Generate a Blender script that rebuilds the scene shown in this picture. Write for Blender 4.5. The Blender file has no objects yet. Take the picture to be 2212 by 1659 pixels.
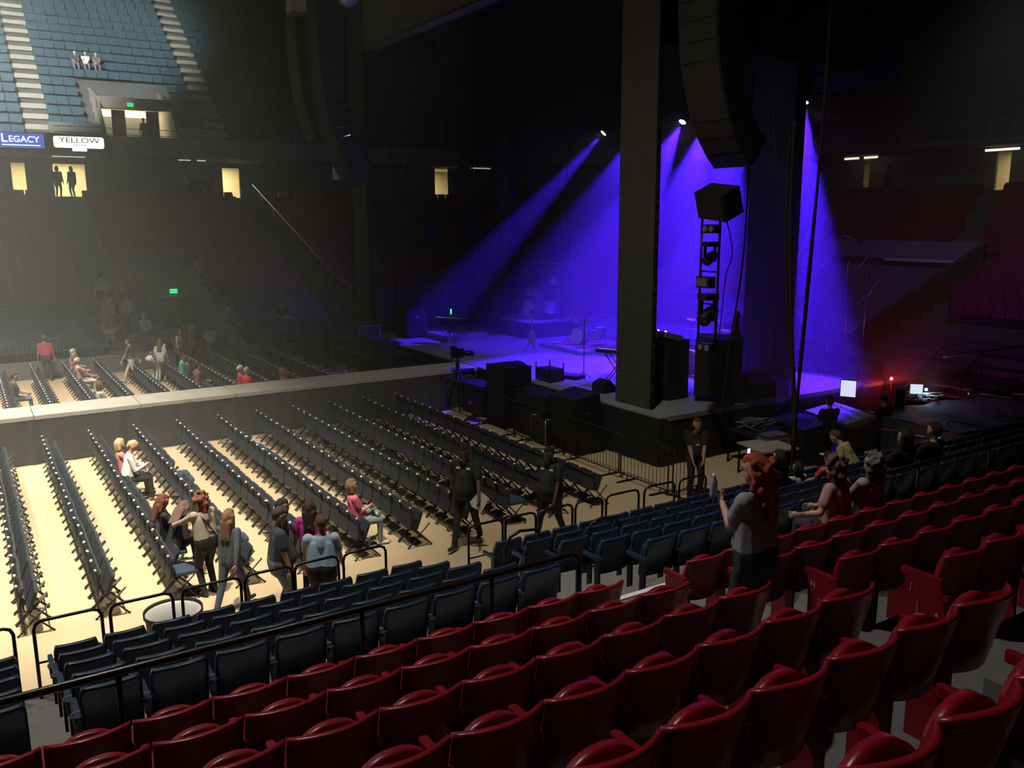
import bpy, math, random
import numpy as np
from mathutils import Matrix, Vector
random.seed(7)
PI = math.pi
SC = bpy.context.scene
COL = SC.collection
# ------------------------------------------------------------------ camera, world, lights, exposure
cam_d = bpy.data.cameras.new('camera'); cam = bpy.data.objects.new('camera', cam_d); COL.objects.link(cam)
YAW, PITCH, ROLL = math.radians(32.378), math.radians(10.943), math.radians(.231)
_f0 = Vector((math.sin(YAW), math.cos(YAW), 0)); _r = Vector((math.cos(YAW), -math.sin(YAW), 0)); _u = Vector((0, 0, 1))
_f = _f0*math.cos(PITCH) - _u*math.sin(PITCH); _d = -_r.cross(_f)
_r2 = _r*math.cos(ROLL) + _d*math.sin(ROLL); _d2 = -_r*math.sin(ROLL) + _d*math.cos(ROLL)
CAM = Vector((0, 0, 6.0))
cam.matrix_world = Matrix(((_r2.x, -_d2.x, -_f.x, CAM.x), (_r2.y, -_d2.y, -_f.y, CAM.y), (_r2.z, -_d2.z, -_f.z, CAM.z), (0, 0, 0, 1)))
cam_d.sensor_width = 36; cam_d.lens = 1864/2212*36; cam_d.clip_start = .05; cam_d.clip_end = 400
SC.camera = cam
SC.view_settings.view_transform = 'Standard'; SC.view_settings.look = 'None'
SC.view_settings.exposure = 0; SC.view_settings.gamma = 1; SC.view_settings.use_curve_mapping = False
W = bpy.data.worlds.new('dim_hall'); SC.world = W; W.use_nodes = True
W.node_tree.nodes['Background'].inputs[0].default_value = (.9, .95, 1, 1); W.node_tree.nodes['Background'].inputs[1].default_value = .0
cy = SC.cycles
cy.max_bounces = 3; cy.diffuse_bounces = 1; cy.glossy_bounces = 2; cy.transmission_bounces = 3; cy.transparent_max_bounces = 6; cy.volume_bounces = 0
cy.caustics_reflective = False; cy.caustics_refractive = False; cy.sample_clamp_indirect = 4; cy.sample_clamp_direct = 0
cy.use_denoising = True; cy.use_adaptive_sampling = True; cy.adaptive_threshold = .04; cy.adaptive_min_samples = 36; cy.use_light_tree = False

def aim(o, p, q):
    d = (Vector(q)-Vector(p)).normalized(); o.location = p; o.rotation_euler = d.to_track_quat('-Z', 'Y').to_euler()
def spot(name, p, q, watt, col, deg, blend=.6, r=.25):
    l = bpy.data.lights.new(name, 'SPOT'); l.energy = watt; l.color = col; l.spot_size = math.radians(deg); l.spot_blend = blend; l.shadow_soft_size = r
    o = bpy.data.objects.new(name, l); COL.objects.link(o); aim(o, p, q); return o
def area(name, p, q, watt, col, sx, sy):
    l = bpy.data.lights.new(name, 'AREA'); l.shape = 'RECTANGLE'; l.size = sx; l.size_y = sy; l.energy = watt; l.color = col
    o = bpy.data.objects.new(name, l); COL.objects.link(o); aim(o, p, q); return o
def point(name, p, watt, col, r=.05):
    l = bpy.data.lights.new(name, 'POINT'); l.energy = watt; l.color = col; l.shadow_soft_size = r
    o = bpy.data.objects.new(name, l); COL.objects.link(o); o.location = p; return o
WARM = (1, .92, .76)
# the hall's ceiling floods over the back half of the floor (the half over the stage is switched off), plus two added fills
spot('house_and_fill_flood', (0, 12, 20), (1.2, 18.6, 0), 46000, WARM, 46, 1, .4)
spot('house_and_fill_flood', (-2, 27, 21), (-.8, 30, 0), 46000, WARM, 56, 1, .4)
spot('house_and_fill_flood', (-8, 22, 21), (-6.5, 24, 0), 30000, (1, .97, .86), 76, 1, .4)
spot('house_and_fill_flood', (-7, 40, 22), (3, 62.5, 15.5), 95000, (.9, 1, .95), 42, .5, .3)
spot('house_and_fill_flood', (5, 9, 20), (6.5, 16, 0), 7000, WARM, 80, 1, .5)  # added wide fill that lifts the floor towards the stage
spot('house_and_fill_flood', (-2, 13, 19), (0, 5, 2), 5200, (1, .93, .88), 74, 1, .3)  # added spot standing in for house-light spill on the near seats
# a weak fill lamp added to brighten the stage-end stand
spot('end_stand_fill', (20, 8, 16), (37.5, 19, 5), 1500, (1, .95, .88), 50, 1, .4)
# violet moving lights on the rear truss, then three added wash lamps
VIO = (.06, .009, 1)
BEAMS = [((22, 27.92, 9.22), (14.8, 30.6, 1.2), 24000, 14), ((22, 23.45, 9.24), (16.2, 22.9, 1.2), 40000, 30), ((22, 20.5, 9.28), (18.8, 20.0, 1.2), 36000, 30), ((22, 18.19, 9.32), (19.6, 16.4, 1.2), 50000, 34), ((21.5, 25.6, 8.8), (18.6, 27.0, 1.2), 11000, 44), ((21.5, 22.0, 8.8), (18.3, 20.4, 1.2), 20000, 44), ((24, 24, 9.0), (27, 28, 1.2), 12000, 80)]
for p, q, w, a in BEAMS: spot('violet_beam', p, q, w, VIO, a, .5, .08)

# ------------------------------------------------------------------ materials
MATS = {}
def mat(name, col=(.5, .5, .5), rough=.6, metal=0, spec=.5, emit=None, es=0, noise=0, nscale=20, bump=0, bscale=60, coat=0):
    if name in MATS: return MATS[name]
    m = bpy.data.materials.new(name); m.use_nodes = True; nt = m.node_tree; b = nt.nodes['Principled BSDF']
    b.inputs['Base Color'].default_value = (*col, 1); b.inputs['Roughness'].default_value = rough; b.inputs['Metallic'].default_value = metal
    b.inputs['Specular IOR Level'].default_value = spec
    if coat: b.inputs['Coat Weight'].default_value = coat
    if emit: b.inputs['Emission Color'].default_value = (*emit, 1); b.inputs['Emission Strength'].default_value = es
    if noise or bump: tc = nt.nodes.new('ShaderNodeTexCoord')
    if noise:
        n = nt.nodes.new('ShaderNodeTexNoise'); n.inputs['Scale'].default_value = nscale; n.inputs['Detail'].default_value = 5
        nt.links.new(tc.outputs['Object'], n.inputs['Vector'])
        r = nt.nodes.new('ShaderNodeMapRange'); r.inputs['From Min'].default_value = .3; r.inputs['From Max'].default_value = .7
        r.inputs['To Min'].default_value = 1-noise; r.inputs['To Max'].default_value = 1+noise
        nt.links.new(n.outputs['Fac'], r.inputs['Value'])
        mx = nt.nodes.new('ShaderNodeVectorMath'); mx.operation = 'SCALE'; mx.inputs[0].default_value = col
        nt.links.new(r.outputs[0], mx.inputs['Scale']); nt.links.new(mx.outputs[0], b.inputs['Base Color'])
    if bump:
        n2 = nt.nodes.new('ShaderNodeTexNoise'); n2.inputs['Scale'].default_value = bscale; nt.links.new(tc.outputs['Object'], n2.inputs['Vector'])
        bp = nt.nodes.new('ShaderNodeBump'); bp.inputs['Strength'].default_value = bump; bp.inputs['Distance'].default_value = .02
        nt.links.new(n2.outputs['Fac'], bp.inputs['Height']); nt.links.new(bp.outputs[0], b.inputs['Normal'])
    MATS[name] = m; return m
def emat(name, col, s):
    if name in MATS: return MATS[name]
    m = bpy.data.materials.new(name); m.use_nodes = True; nt = m.node_tree
    for n in list(nt.nodes): nt.nodes.remove(n)
    e = nt.nodes.new('ShaderNodeEmission'); e.inputs[0].default_value = (*col, 1); e.inputs[1].default_value = s
    o = nt.nodes.new('ShaderNodeOutputMaterial'); nt.links.new(e.outputs[0], o.inputs[0]); MATS[name] = m; return m
def hazemat(name, dens, col=(1, 1, 1), g=.1):
    m = bpy.data.materials.new(name); m.use_nodes = True; nt = m.node_tree
    for n in list(nt.nodes): nt.nodes.remove(n)
    v = nt.nodes.new('ShaderNodeVolumeScatter'); v.inputs['Density'].default_value = dens; v.inputs['Color'].default_value = (*col, 1); v.inputs['Anisotropy'].default_value = g
    o = nt.nodes.new('ShaderNodeOutputMaterial'); nt.links.new(v.outputs[0], o.inputs['Volume']); MATS[name] = m; return m
mat('floor', (.50, .385, .235), .5, noise=.05, nscale=.9, bump=.03, bscale=8)
mat('concrete', (.15, .15, .145), .8, noise=.15, nscale=1.5)
mat('stairconc', (.30, .27, .22), .8, noise=.15, nscale=2)
mat('darkconc', (.07, .07, .07), .85, noise=.15, nscale=1)
mat('nosing', (.75, .75, .72), .6)
mat('cream', (.80, .70, .48), .7, noise=.05, nscale=2)
mat('beigewall', (.24, .21, .18), .8, noise=.06, nscale=.5)
mat('ceil', (.012, .012, .014), .9)
mat('drape', (.045, .042, .038), .95, noise=.15, nscale=6)
mat('blackdrape', (.008, .008, .009), .95)
mat('column', (.05, .05, .046), .95, noise=.2, nscale=9)
mat('deck', (.22, .22, .23), .5, noise=.15, nscale=1.2)
mat('deckline', (.42, .36, .34), .5)  # lighter base colour stands for the reflecting seams between deck panels
mat('runway', (.36, .33, .29), .55, noise=.1, nscale=1.5)
mat('blackmetal', (.012, .012, .013), .35, .3)
mat('railblack', (.015, .012, .011), .3, .2)
mat('chrome', (.75, .75, .78), .18, 1)
mat('alu', (.45, .45, .47), .35, 1)
mat('chairfab', (.022, .027, .036), .75, noise=.15, nscale=60)
mat('chairpad', (.03, .05, .085), .55, noise=.1, nscale=40)
mat('chairframe', (.018, .017, .017), .35, .2)
mat('chaircap_glint', (.8, .82, .85), .25, .3)  # near-white colour paints the glint on the frame end caps
mat('redplastic', (.25, .006, .016), .33, noise=.08, nscale=30)
mat('redback', (.20, .008, .014), .45)
mat('blueplastic', (.012, .028, .065), .3, noise=.1, nscale=30)
mat('bluefar', (.035, .075, .10), .3)
mat('greyplastic', (.13, .13, .13), .5)
mat('rubber', (.01, .01, .01), .7)
mat('speaker', (.006, .006, .007), .6, noise=.2, nscale=50)
mat('grille', (.006, .006, .007), .7)
mat('casepanel', (.02, .02, .024), .4)
mat('wood', (.3, .2, .1), .5)
mat('white', (.8, .8, .78), .6)
mat('glassy', (.02, .02, .03), .08)
mat('drumshell', (.30, .30, .36), .25, noise=.1)
mat('brass', (.75, .55, .25), .25, 1)
mat('drumhead', (.75, .75, .75), .4)

# ------------------------------------------------------------------ mesh helpers
class MB:
    def __init__(s): s.v = []; s.f = []; s.m = []; s.k = 0; s.sm = []
    def add(s, vs, fs, smooth=False):
        o = len(s.v); s.v += [tuple(x) for x in vs]
        for f in fs: s.f.append([i+o for i in f]); s.m.append(s.k); s.sm.append(smooth)
        return s
    def mt(s, k): s.k = k; return s
    def box(s, c, d, M=None):
        x, y, z = d[0]/2, d[1]/2, d[2]/2
        vs = [Vector((sx*x, sy*y, sz*z)) for sx in (-1, 1) for sy in (-1, 1) for sz in (-1, 1)]
        if M is not None: vs = [M @ v for v in vs]
        vs = [v+Vector(c) for v in vs]
        return s.add(vs, [(0, 1, 3, 2), (4, 6, 7, 5), (0, 4, 5, 1), (2, 3, 7, 6), (0, 2, 6, 4), (1, 5, 7, 3)])
    def bbox(s, a, b): return s.box([(a[i]+b[i])/2 for i in range(3)], [abs(b[i]-a[i]) for i in range(3)])
    def rbox(s, c, d, r, M=None, n=3):
        # box with rounded vertical (local z) edges
        x, y, z = d[0]/2, d[1]/2, d[2]/2; r = min(r, x*.98, y*.98); ring = []
        for cx, cyy, a0 in ((x-r, y-r, 0), (-x+r, y-r, PI/2), (-x+r, -y+r, PI), (x-r, -y+r, 1.5*PI)):
            for i in range(n+1):
                a = a0+i/n*PI/2; ring.append((cx+r*math.cos(a), cyy+r*math.sin(a)))
        return s.prism(ring, -z, z, c, M)
    def prism(s, ring, z0, z1, c=(0, 0, 0), M=None):
        n = len(ring); vs = [Vector((p[0], p[1], z)) for z in (z0, z1) for p in ring]
        if M is not None: vs = [M @ v for v in vs]
        vs = [v+Vector(c) for v in vs]
        return s.add(vs, [tuple(range(n))[::-1], tuple(range(n, 2*n))]+[(i, (i+1) % n, n+(i+1) % n, n+i) for i in range(n)])
    def tube(s, pts, r, n=6, closed=False, caps=True):
        pts = [Vector(p) for p in pts]; N = len(pts); rs = r if isinstance(r, (list, tuple)) else [r]*N; rings = []
        prev = None
        for i, p in enumerate(pts):
            if closed: t = pts[(i+1) % N]-pts[i-1]
            else: t = pts[min(i+1, N-1)]-pts[max(i-1, 0)]
            if t.length < 1e-9: t = Vector((0, 0, 1))
            t.normalize()
            if prev is None:
                a = Vector((0, 0, 1)) if abs(t.z) < .9 else Vector((1, 0, 0)); u = t.cross(a).normalized()
            else:
                u = prev-t*prev.dot(t)
                if u.length < 1e-6: u = t.orthogonal()
                u.normalize()
            prev = u; w = t.cross(u)
            rings.append([p+(u*math.cos(2*PI*k/n)+w*math.sin(2*PI*k/n))*rs[i] for k in range(n)])
        vs = [v for g in rings for v in g]; fs = []
        for i in range(N if closed else N-1):
            a = i*n; b = ((i+1) % N)*n
            fs += [(a+k, a+(k+1) % n, b+(k+1) % n, b+k) for k in range(n)]
        s.add(vs, fs, n > 4)
        if caps and not closed:
            o = len(s.v)-N*n
            s.f.append([o+k for k in range(n)][::-1]); s.m.append(s.k); s.sm.append(False)
            s.f.append([o+(N-1)*n+k for k in range(n)]); s.m.append(s.k); s.sm.append(False)
        return s
    def cyl(s, p, q, r, r2=None, n=12): return s.tube([p, q], [r, r if r2 is None else r2], n)
    def ball(s, c, r, n=8, m=6, M=None):
        r = r if isinstance(r, (tuple, list)) else (r, r, r); vs = []; fs = []
        for i in range(m+1):
            t = PI*i/m
            for k in range(n):
                a = 2*PI*k/n; v = Vector((r[0]*math.sin(t)*math.cos(a), r[1]*math.sin(t)*math.sin(a), r[2]*math.cos(t)))
                if M is not None: v = M @ v
                vs.append(v+Vector(c))
        for i in range(m):
            for k in range(n): fs.append((i*n+k, (i+1)*n+k, (i+1)*n+(k+1) % n, i*n+(k+1) % n))
        return s.add(vs, fs, True)
    def lathe(s, prof, c=(0, 0, 0), n=16, M=None):
        vs = []; fs = []
        for r, z in prof:
            for k in range(n):
                v = Vector((r*math.cos(2*PI*k/n), r*math.sin(2*PI*k/n), z))
                if M is not None: v = M @ v
                vs.append(v+Vector(c))
        for i in range(len(prof)-1):
            for k in range(n): fs.append((i*n+k, i*n+(k+1) % n, (i+1)*n+(k+1) % n, (i+1)*n+k))
        return s.add(vs, fs, True)
    def grid(s, P, th=0, smooth=True):
        # P[i][j] points -> sheet, optional thickness along -normal handled by a second offset grid Q
        a = len(P); b = len(P[0]); vs = [v for row in P for v in row]
        return s.add(vs, [(i*b+j, (i+1)*b+j, (i+1)*b+j+1, i*b+j+1) for i in range(a-1) for j in range(b-1)], smooth)
    def slab(s, P, Q):
        # closed shell between two grids
        a = len(P); b = len(P[0]); s.grid(P); o2 = [[v for v in r] for r in Q]
        vs = [v for row in o2 for v in row]
        s.add(vs, [(i*b+j, i*b+j+1, (i+1)*b+j+1, (i+1)*b+j) for i in range(a-1) for j in range(b-1)], True)
        o = len(s.v)-2*a*b
        e = [(i, 0) for i in range(a)]+[(a-1, j) for j in range(1, b)]+[(i, b-1) for i in range(a-2, -1, -1)]+[(0, j) for j in range(b-2, 0, -1)]
        n = len(e)
        for k in range(n):
            i0, j0 = e[k]; i1, j1 = e[(k+1) % n]
            s.f.append([o+i0*b+j0, o+a*b+i0*b+j0, o+a*b+i1*b+j1, o+i1*b+j1]); s.m.append(s.k); s.sm.append(True)
        return s
    def mesh(s, name, mats):
        me = bpy.data.meshes.new(name); me.from_pydata(s.v, [], s.f)
        for m in mats: me.materials.append(MATS[m] if isinstance(m, str) else m)
        me.polygons.foreach_set('material_index', s.m); me.polygons.foreach_set('use_smooth', s.sm); me.update()
        return me
    def build(s, name, mats, parent=None, loc=(0, 0, 0), rz=0):
        mats = [mats] if isinstance(mats, str) or not isinstance(mats, (list, tuple)) else mats
        return put(name, s.mesh(name, mats), parent, loc, rz)
def put(name, me, parent=None, loc=(0, 0, 0), rz=0):
    o = bpy.data.objects.new(name, me); COL.objects.link(o); o.location = loc; o.rotation_euler = (0, 0, rz)
    if parent is not None: o.parent = parent
    return o
def tag(o, label, cat, group=None, kind=None):
    o['label'] = label; o['category'] = cat
    if group: o['group'] = group
    if kind: o['kind'] = kind
    return o
def struct(o): o['kind'] = 'structure'; return o
def stuff(o): o['kind'] = 'stuff'; return o
def thing(name, label, cat, loc=(0, 0, 0), rz=0, group=None):
    o = bpy.data.objects.new(name, None); COL.objects.link(o); o.location = loc; o.rotation_euler = (0, 0, rz); o.empty_display_size = .1
    return tag(o, label, cat, group)
def kit_place(kit, name, label, cat, loc, rz, group):
    t = thing(name, label, cat, loc, rz, group); made = []
    for pn, me, par in kit:
        made.append(put(pn, me, t if par is None else made[par]))
        if pn == 'crossbars': made[-1]['kind'] = 'stuff'
    return t
ORD = 'first second third fourth fifth sixth seventh eighth ninth tenth eleventh twelfth thirteenth fourteenth fifteenth sixteenth seventeenth eighteenth nineteenth twentieth'.split()
def ordw(n):
    if n < 20: return ORD[n]
    t = ('twenty', 'thirty', 'forty', 'fifty', 'sixty', 'seventy', 'eighty', 'ninety')[(n+1)//10-2]; u = (n+1) % 10
    return t+'-'+ORD[u-1] if u else t[:-1]+'ieth'
def px(p):
    v = Vector(p)-CAM; z = v.dot(_f)
    return (1106+1864*v.dot(_r2)/z, 829.5+1864*v.dot(_d2)/z, z) if z > .05 else (9e9, 9e9, z)
def rot(ax, a): return Matrix.Rotation(a, 3, ax)
TEXTS = []
def text(name, s, size, loc, M, m, parent=None, ext=.004, align='CENTER', sx=1, bold=False):
    c = bpy.data.curves.new(name, 'FONT'); c.body = s; c.size = size; c.extrude = ext; c.align_x = align; c.align_y = 'CENTER'; c.resolution_u = 3
    if bold: c.offset = size*.022
    tmp = bpy.data.objects.new('tmp', c); COL.objects.link(tmp); TEXTS.append((tmp, name, loc, M, m, parent, sx))
def finish_text():
    dg = bpy.context.evaluated_depsgraph_get()
    for tmp, name, loc, M, m, parent, sx in TEXTS:
        me = bpy.data.meshes.new_from_object(tmp.evaluated_get(dg)); me.name = name; me.materials.clear(); me.materials.append(MATS[m])
        for q in me.polygons: q.material_index = 0
        o = put(name, me, parent); mm = M.to_4x4() @ Matrix.Diagonal((sx, 1, 1, 1)); mm.translation = Vector(loc); o.matrix_local = mm; o['kind'] = 'stuff'
    for t in TEXTS: bpy.data.objects.remove(t[0])
# ------------------------------------------------------------------ the bowl: an oval of terraces round the floor
def station(kind, t, o):
    if kind == 'near': return (t, 10.6-o)
    if kind == 'far': return (t, 37+o)
    if kind == 'end': return (25.7+o, t)
    if kind == 'c1': a = -PI/2+t*PI/2; return (24+(1.7+o)*math.cos(a), 12.3+(1.7+o)*math.sin(a))
    a = t*PI/2; return (24+(1.7+o)*math.cos(a), 35.3+(1.7+o)*math.sin(a))
def sweep(name, segs, prof, m, smooth=False):
    b = MB(); n = len(prof); rows = [[(*station(k, t, o), z) for o, z in prof] for k, t in segs]
    b.add([v for r in rows for v in r], [(i*n+j, (i+1)*n+j, (i+1)*n+j+1, i*n+j+1) for i in range(len(rows)-1) for j in range(n-1)], smooth)
    return struct(b.build(name, m))
C1 = [('c1', i/8) for i in range(9)]; C2 = [('c2', i/10) for i in range(11)]
ALL = [('near', -14), ('near', 24)]+C1+[('end', 12.3), ('end', 35.3)]+C2+[('far', 24), ('far', -14)]
def low_profile(o0=0):
    P = [(0, 0), (0, .55), (.05, .55), (.05, .62)]
    for i in range(5): P += [(.85+.8*i, .62+.27*i), (.85+.8*i, .62+.27*(i+1) if i < 4 else 2.07)]
    P[-1] = (4.05, 2.07)
    for k in range(18): P += [(5.315+.8*k, 2.07+.29*k), (5.315+.8*k, 2.07+.29*(k+1) if k < 17 else 7.25)]
    P += [(23, 7.25)]
    if o0: P = [(o0, .55)]+[p for p in P if p[0] > o0]
    return P
def floor_z(o):
    if o < 4.05: return .62+.27*max(0, min(4, math.floor((o-.05)/.8)))
    k = max(0, math.ceil((o-5.315)/.8)); return 2.07+.29*k
LP = low_profile()
b = MB(); b.add([(-40, -3, 0), (60, -3, 0), (60, 70, 0), (-40, 70, 0)], [(0, 1, 2, 3)]); struct(b.build('floor', 'floor'))
sweep('terrace_floor', [('near', -14), ('near', 24)]+C1+[('end', 12.3), ('end', 19.6)], LP, 'concrete')
sweep('terrace_floor', [('end', 19.6), ('end', 27.0)], low_profile(9.3), 'concrete')
sweep('terrace_floor', [('end', 27.0), ('end', 35.3)]+C2+[('far', 24), ('far', 10.1)], LP, 'concrete')
sweep('terrace_floor', [('far', 10.1), ('far', 7.1)], low_profile(9.4), 'concrete')
sweep('terrace_floor', [('far', 7.1), ('far', -14)], LP, 'concrete')
UP = [(18.3, 9.6), (18.3, 10.65), (18.45, 10.65), (18.45, 10.3)]
for i in range(26): UP += [(19.85+.85*i, 10.3+.66*i), (19.85+.85*i, 10.3+.66*(i+1))]
UP2 = [(23.6, 10.3)]+[p for p in UP if p[0] > 23.6]
sweep('upper_floor', [('near', 5), ('near', 24)]+C1+[('end', 12.3), ('end', 35.3)]+C2+[('far', 24), ('far', 11.8)], UP, 'darkconc')
sweep('upper_floor', [('far', 11.8), ('far', 7.8)], UP2, 'darkconc')
sweep('upper_floor', [('far', 7.8), ('far', -14)], UP, 'darkconc')
sweep('wall_fascia', [('near', 5), ('near', 24)]+C1+[('end', 12.3), ('end', 35.3)]+C2+[('far', 24), ('far', -14)], [(18.28, 9.58), (18.28, 10.66), (18.46, 10.66)], 'beigewall')
sweep('ceiling_concourse', [('near', 5), ('near', 24)]+C1+[('end', 12.3), ('end', 35.3)]+C2+[('far', 24), ('far', -14)], [(18.3, 9.6), (23, 9.6)], 'darkconc')
# concourse wall with its doorways
def fwall(x0, x1, z0=7.25, z1=9.62, m='beigewall'): return [(x0, 60, z0), (x1, 60, z0), (x1, 60, z1), (x0, 60, z1)]
b = MB(); doors = [(3.15, 3.87), (5.34, 7.1), (15.34, 16.45)]; x = -14
for d0, d1 in doors+[(24, 24)]:
    b.box(((x+d0)/2, 60.08, 8.435), (d0-x, .16, 2.37)); 
    if d1 > d0: b.box(((d0+d1)/2, 60.08, 9.45), (d1-d0, .16, .34))
    x = d1
struct(b.build('wall_far', 'beigewall'))
b = MB(); n = 40
for i in range(n):
    a0, a1 = PI/2*i/n, PI/2*(i+1)/n
    if .272 < (a0+a1)/2 < .31: 
        continue
    p0 = (24+24.7*math.sin(a0), 35.3+24.7*math.cos(a0)); p1 = (24+24.7*math.sin(a1), 35.3+24.7*math.cos(a1))
    b.add([(*p0, 7.25), (*p1, 7.25), (*p1, 9.62), (*p0, 9.62)], [(0, 1, 2, 3)])
struct(b.build('wall_corner', 'beigewall'))
b = MB(); b.bbox((48.7, -5, 7.25), (48.9, 26.2, 9.62)); b.bbox((48.7, 27.0, 7.25), (48.9, 34.9, 9.62)); b.bbox((48.7, 26.2, 9.4), (48.9, 27, 9.62)); struct(b.build('wall_end', 'beigewall'))
b = MB(); b.bbox((-14, 64, 7.2), (36, 64.1, 10)); b.bbox((-14, 60.1, 9.62), (36, 64, 9.75)); b.bbox((-14, 60.1, 7.1), (36, 64, 7.25)); b.bbox((35.9, 58, 7.2), (36, 64, 9.8)); struct(b.build('wall_corridor', 'cream'))
b = MB(); b.bbox((52, 20, 7.2), (52.1, 40, 10)); b.bbox((48.9, 20, 9.62), (52, 40, 9.75)); b.bbox((48.9, 20, 7.1), (52, 40, 7.25)); struct(b.build('wall_corridor', 'cream'))
for x in (1.5, 6, 15.5, 31): area('corridor_light', (x, 62.2, 9.55), (x, 62.2, 0), 260, (1, .87, .5), 2.2, 1.2)
for y in (27, 34): area('corridor_light', (50.5, y, 9.55), (50.5, y, 0), 60, (1, .87, .5), 1.6, 1)
# upper vomitory: boxy portal standing in the upper deck
t = thing('upper_portal', 'beige concrete entrance portal in the upper deck with lit doorway', 'portal', (9.8, 57.5, 10.3))
t2 = MB(); t2.bbox((-2.05, -.15, 2.1), (2.1, .15, 2.75)); t2.build('lintel', 'beigewall', t)
for x in (-2.05, 1.95):
    b = MB(); b.add([(x, -2, .0), (x+.14, -2, .0), (x+.14, 3.2, 0), (x, 3.2, 0), (x, -2, .45), (x+.14, -2, .45), (x+.14, 3.2, 3.6), (x, 3.2, 3.6), (x, .1, 2.75), (x+.14, .1, 2.75)], [(0, 1, 5, 4), (0, 4, 8, 7, 3), (1, 2, 6, 9, 5), (4, 5, 9, 8), (8, 9, 6, 7), (2, 3, 7, 6)]); b.build('side_wall', 'beigewall', t)
b = MB(); b.bbox((-1.95, .1, 2.6), (1.95, 3.6, 2.75)); b.build('soffit', 'cream', t)
b = MB(); b.bbox((-1.95, 3.4, 0), (1.95, 3.5, 2.6)); b.build('back_wall', 'cream', t)
for x0, x1 in ((-1.2, -.45), (.75, 1.45)):
    b = MB(); b.bbox((x0, .6, 0), (x1, .75, 2.1)); b.build('dark_door_leaf', 'blackdrape', t)
for z in (.45, .8):
    b = MB(); b.tube([(-4.6, -1.7, z+.02), (3.6, -1.7, z+.02)], .02); b.build('guard_rail', 'railblack', t)
area('portal_light', (9.8, 60.2, 12.8), (9.8, 60.0, 10), 210, (1, .87, .5), 3, 1)
for x0, x1, nm in ((5.0, 7.7, 'l'), (11.9, 14.6, 'r')):
    b = MB(); b.bbox((x0, 56.2, 10.65), (x1, 56.35, 11.35)); tag(b.build('parapet_wall', 'beigewall'), 'low concrete parapet '+('left' if nm == 'l' else 'right')+' of the upper deck portal', 'parapet')
# lower vomitory on the far side
t = thing('lower_portal', 'pale concrete exit portal under the red seats of the far stand', 'portal', (8.6, 43.4, .55))
b = MB(); b.add([(-1.35, 0, 1.8), (1.3, 0, 1.75), (1.45, 3.1, 2.85), (-1.3, 3.1, 2.85), (-1.35, .25, 1.7), (1.3, .25, 1.65), (1.45, 3.1, 2.7), (-1.3, 3.1, 2.7)], [(0, 1, 2, 3), (4, 7, 6, 5), (0, 4, 5, 1), (1, 5, 6, 2), (2, 6, 7, 3), (3, 7, 4, 0)]); b.build('roof_slab', 'portalconc' if 'portalconc' in MATS else (mat('portalconc', (.5, .49, .45), .8, noise=.08, nscale=2) and 'portalconc'), t)
for x in (-1.45, 1.3):
    b = MB(); b.add([(x, -6.3, 0), (x+.15, -6.3, 0), (x+.15, 3.2, 0), (x, 3.2, 0), (x, -6.3, .1), (x+.15, -6.3, .1), (x+.15, 3.2, 3.1), (x, 3.2, 3.1)], [(0, 1, 5, 4), (1, 2, 6, 5), (2, 3, 7, 6), (3, 0, 4, 7), (4, 5, 6, 7)]); b.build('side_wall', 'portalconc', t)
b = MB(); b.bbox((-1.3, 2.9, 0), (1.3, 3.05, 2.7)); b.build('back_wall', 'darkconc', t)
b = MB(); b.tube([(-1.0, -5.9, 1.0), (-1.0, -.2, 2.2)], .03); b.tube([(-1.0, -5.9, 0), (-1.0, -5.9, 1.0)], .03); b.build('hand_rail', 'alu', t)
# the end vomitory beside the stage
t = thing('end_portal', 'dark concrete portal below the red seats of the stage-end stand', 'portal', (35, 23, .5))
b = MB(); b.bbox((-.1, -3.5, 3.65), (.12, 4.1, 4.42)); b.build('fascia_beam', 'beigewall', t)
b = MB(); b.bbox((-.2, -3.0, 3.55), (-.02, .9, 3.66)); b.build('lit_ledge', 'white', t)  # white colour stands for the light falling on the ledge
b = MB(); b.add([(.1, -3.5, 0), (.1, -3.3, 0), (.1, -3.3, 4.42), (.1, -3.5, 4.42), (-7.8, -3.5, 0), (-7.8, -3.3, 0), (-7.8, -3.3, 1.4), (-7.8, -3.5, 1.4)], [(0, 1, 2, 3), (4, 7, 6, 5), (0, 4, 5, 1), (1, 5, 6, 2), (2, 6, 7, 3), (3, 7, 4, 0)]); b.build('side_wall', 'darkconc', t)
b = MB(); b.bbox((.3, -3.4, 0), (.4, 4, 3.7)); b.build('back_wall', 'blackdrape', t)  # black sheet in place of the darkness inside the opening
# aisle steps
def aisle(kind, t0, t1, prof, m, label=None):
    b = MB()
    for i in range(len(prof)-1):
        (o0, z0), (o1, z1) = prof[i], prof[i+1]
        if abs(o1-o0) < 1e-6 and z1-z0 > .1:
            a = station(kind, t0, o0-.32); c = station(kind, t1, o0+.01)
            b.bbox((min(a[0], c[0]), min(a[1], c[1]), z0-.02), (max(a[0], c[0]), max(a[1], c[1]), (z0+z1)/2))
            a = station(kind, t0, o0+.0); c = station(kind, t1, o0+.5)
            b.bbox((min(a[0], c[0]), min(a[1], c[1]), z1-.05), (max(a[0], c[0]), max(a[1], c[1]), z1+.006))
    return struct(b.build('aisle_floor', m))
aisle('far', 4.7, 5.9, [p for p in LP if p[0] > .03], 'concrete')
aisle('far', 14.5, 16.0, [p for p in LP if p[0] > .03], 'concrete')
aisle('far', 24.2, 25.4, [p for p in LP if p[0] > .03], 'concrete') if False else None
aisle('near', 4.75, 5.25, [p for p in LP if 4.5 < p[0] < 12], 'concrete')
for x0, x1 in ((3.95, 5.25), (13.9, 15.2), (23.2, 24)): aisle('far', x0, x1, [p for p in UP if p[0] > 19 and p[1] > 10.7], 'stairconc')
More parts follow.
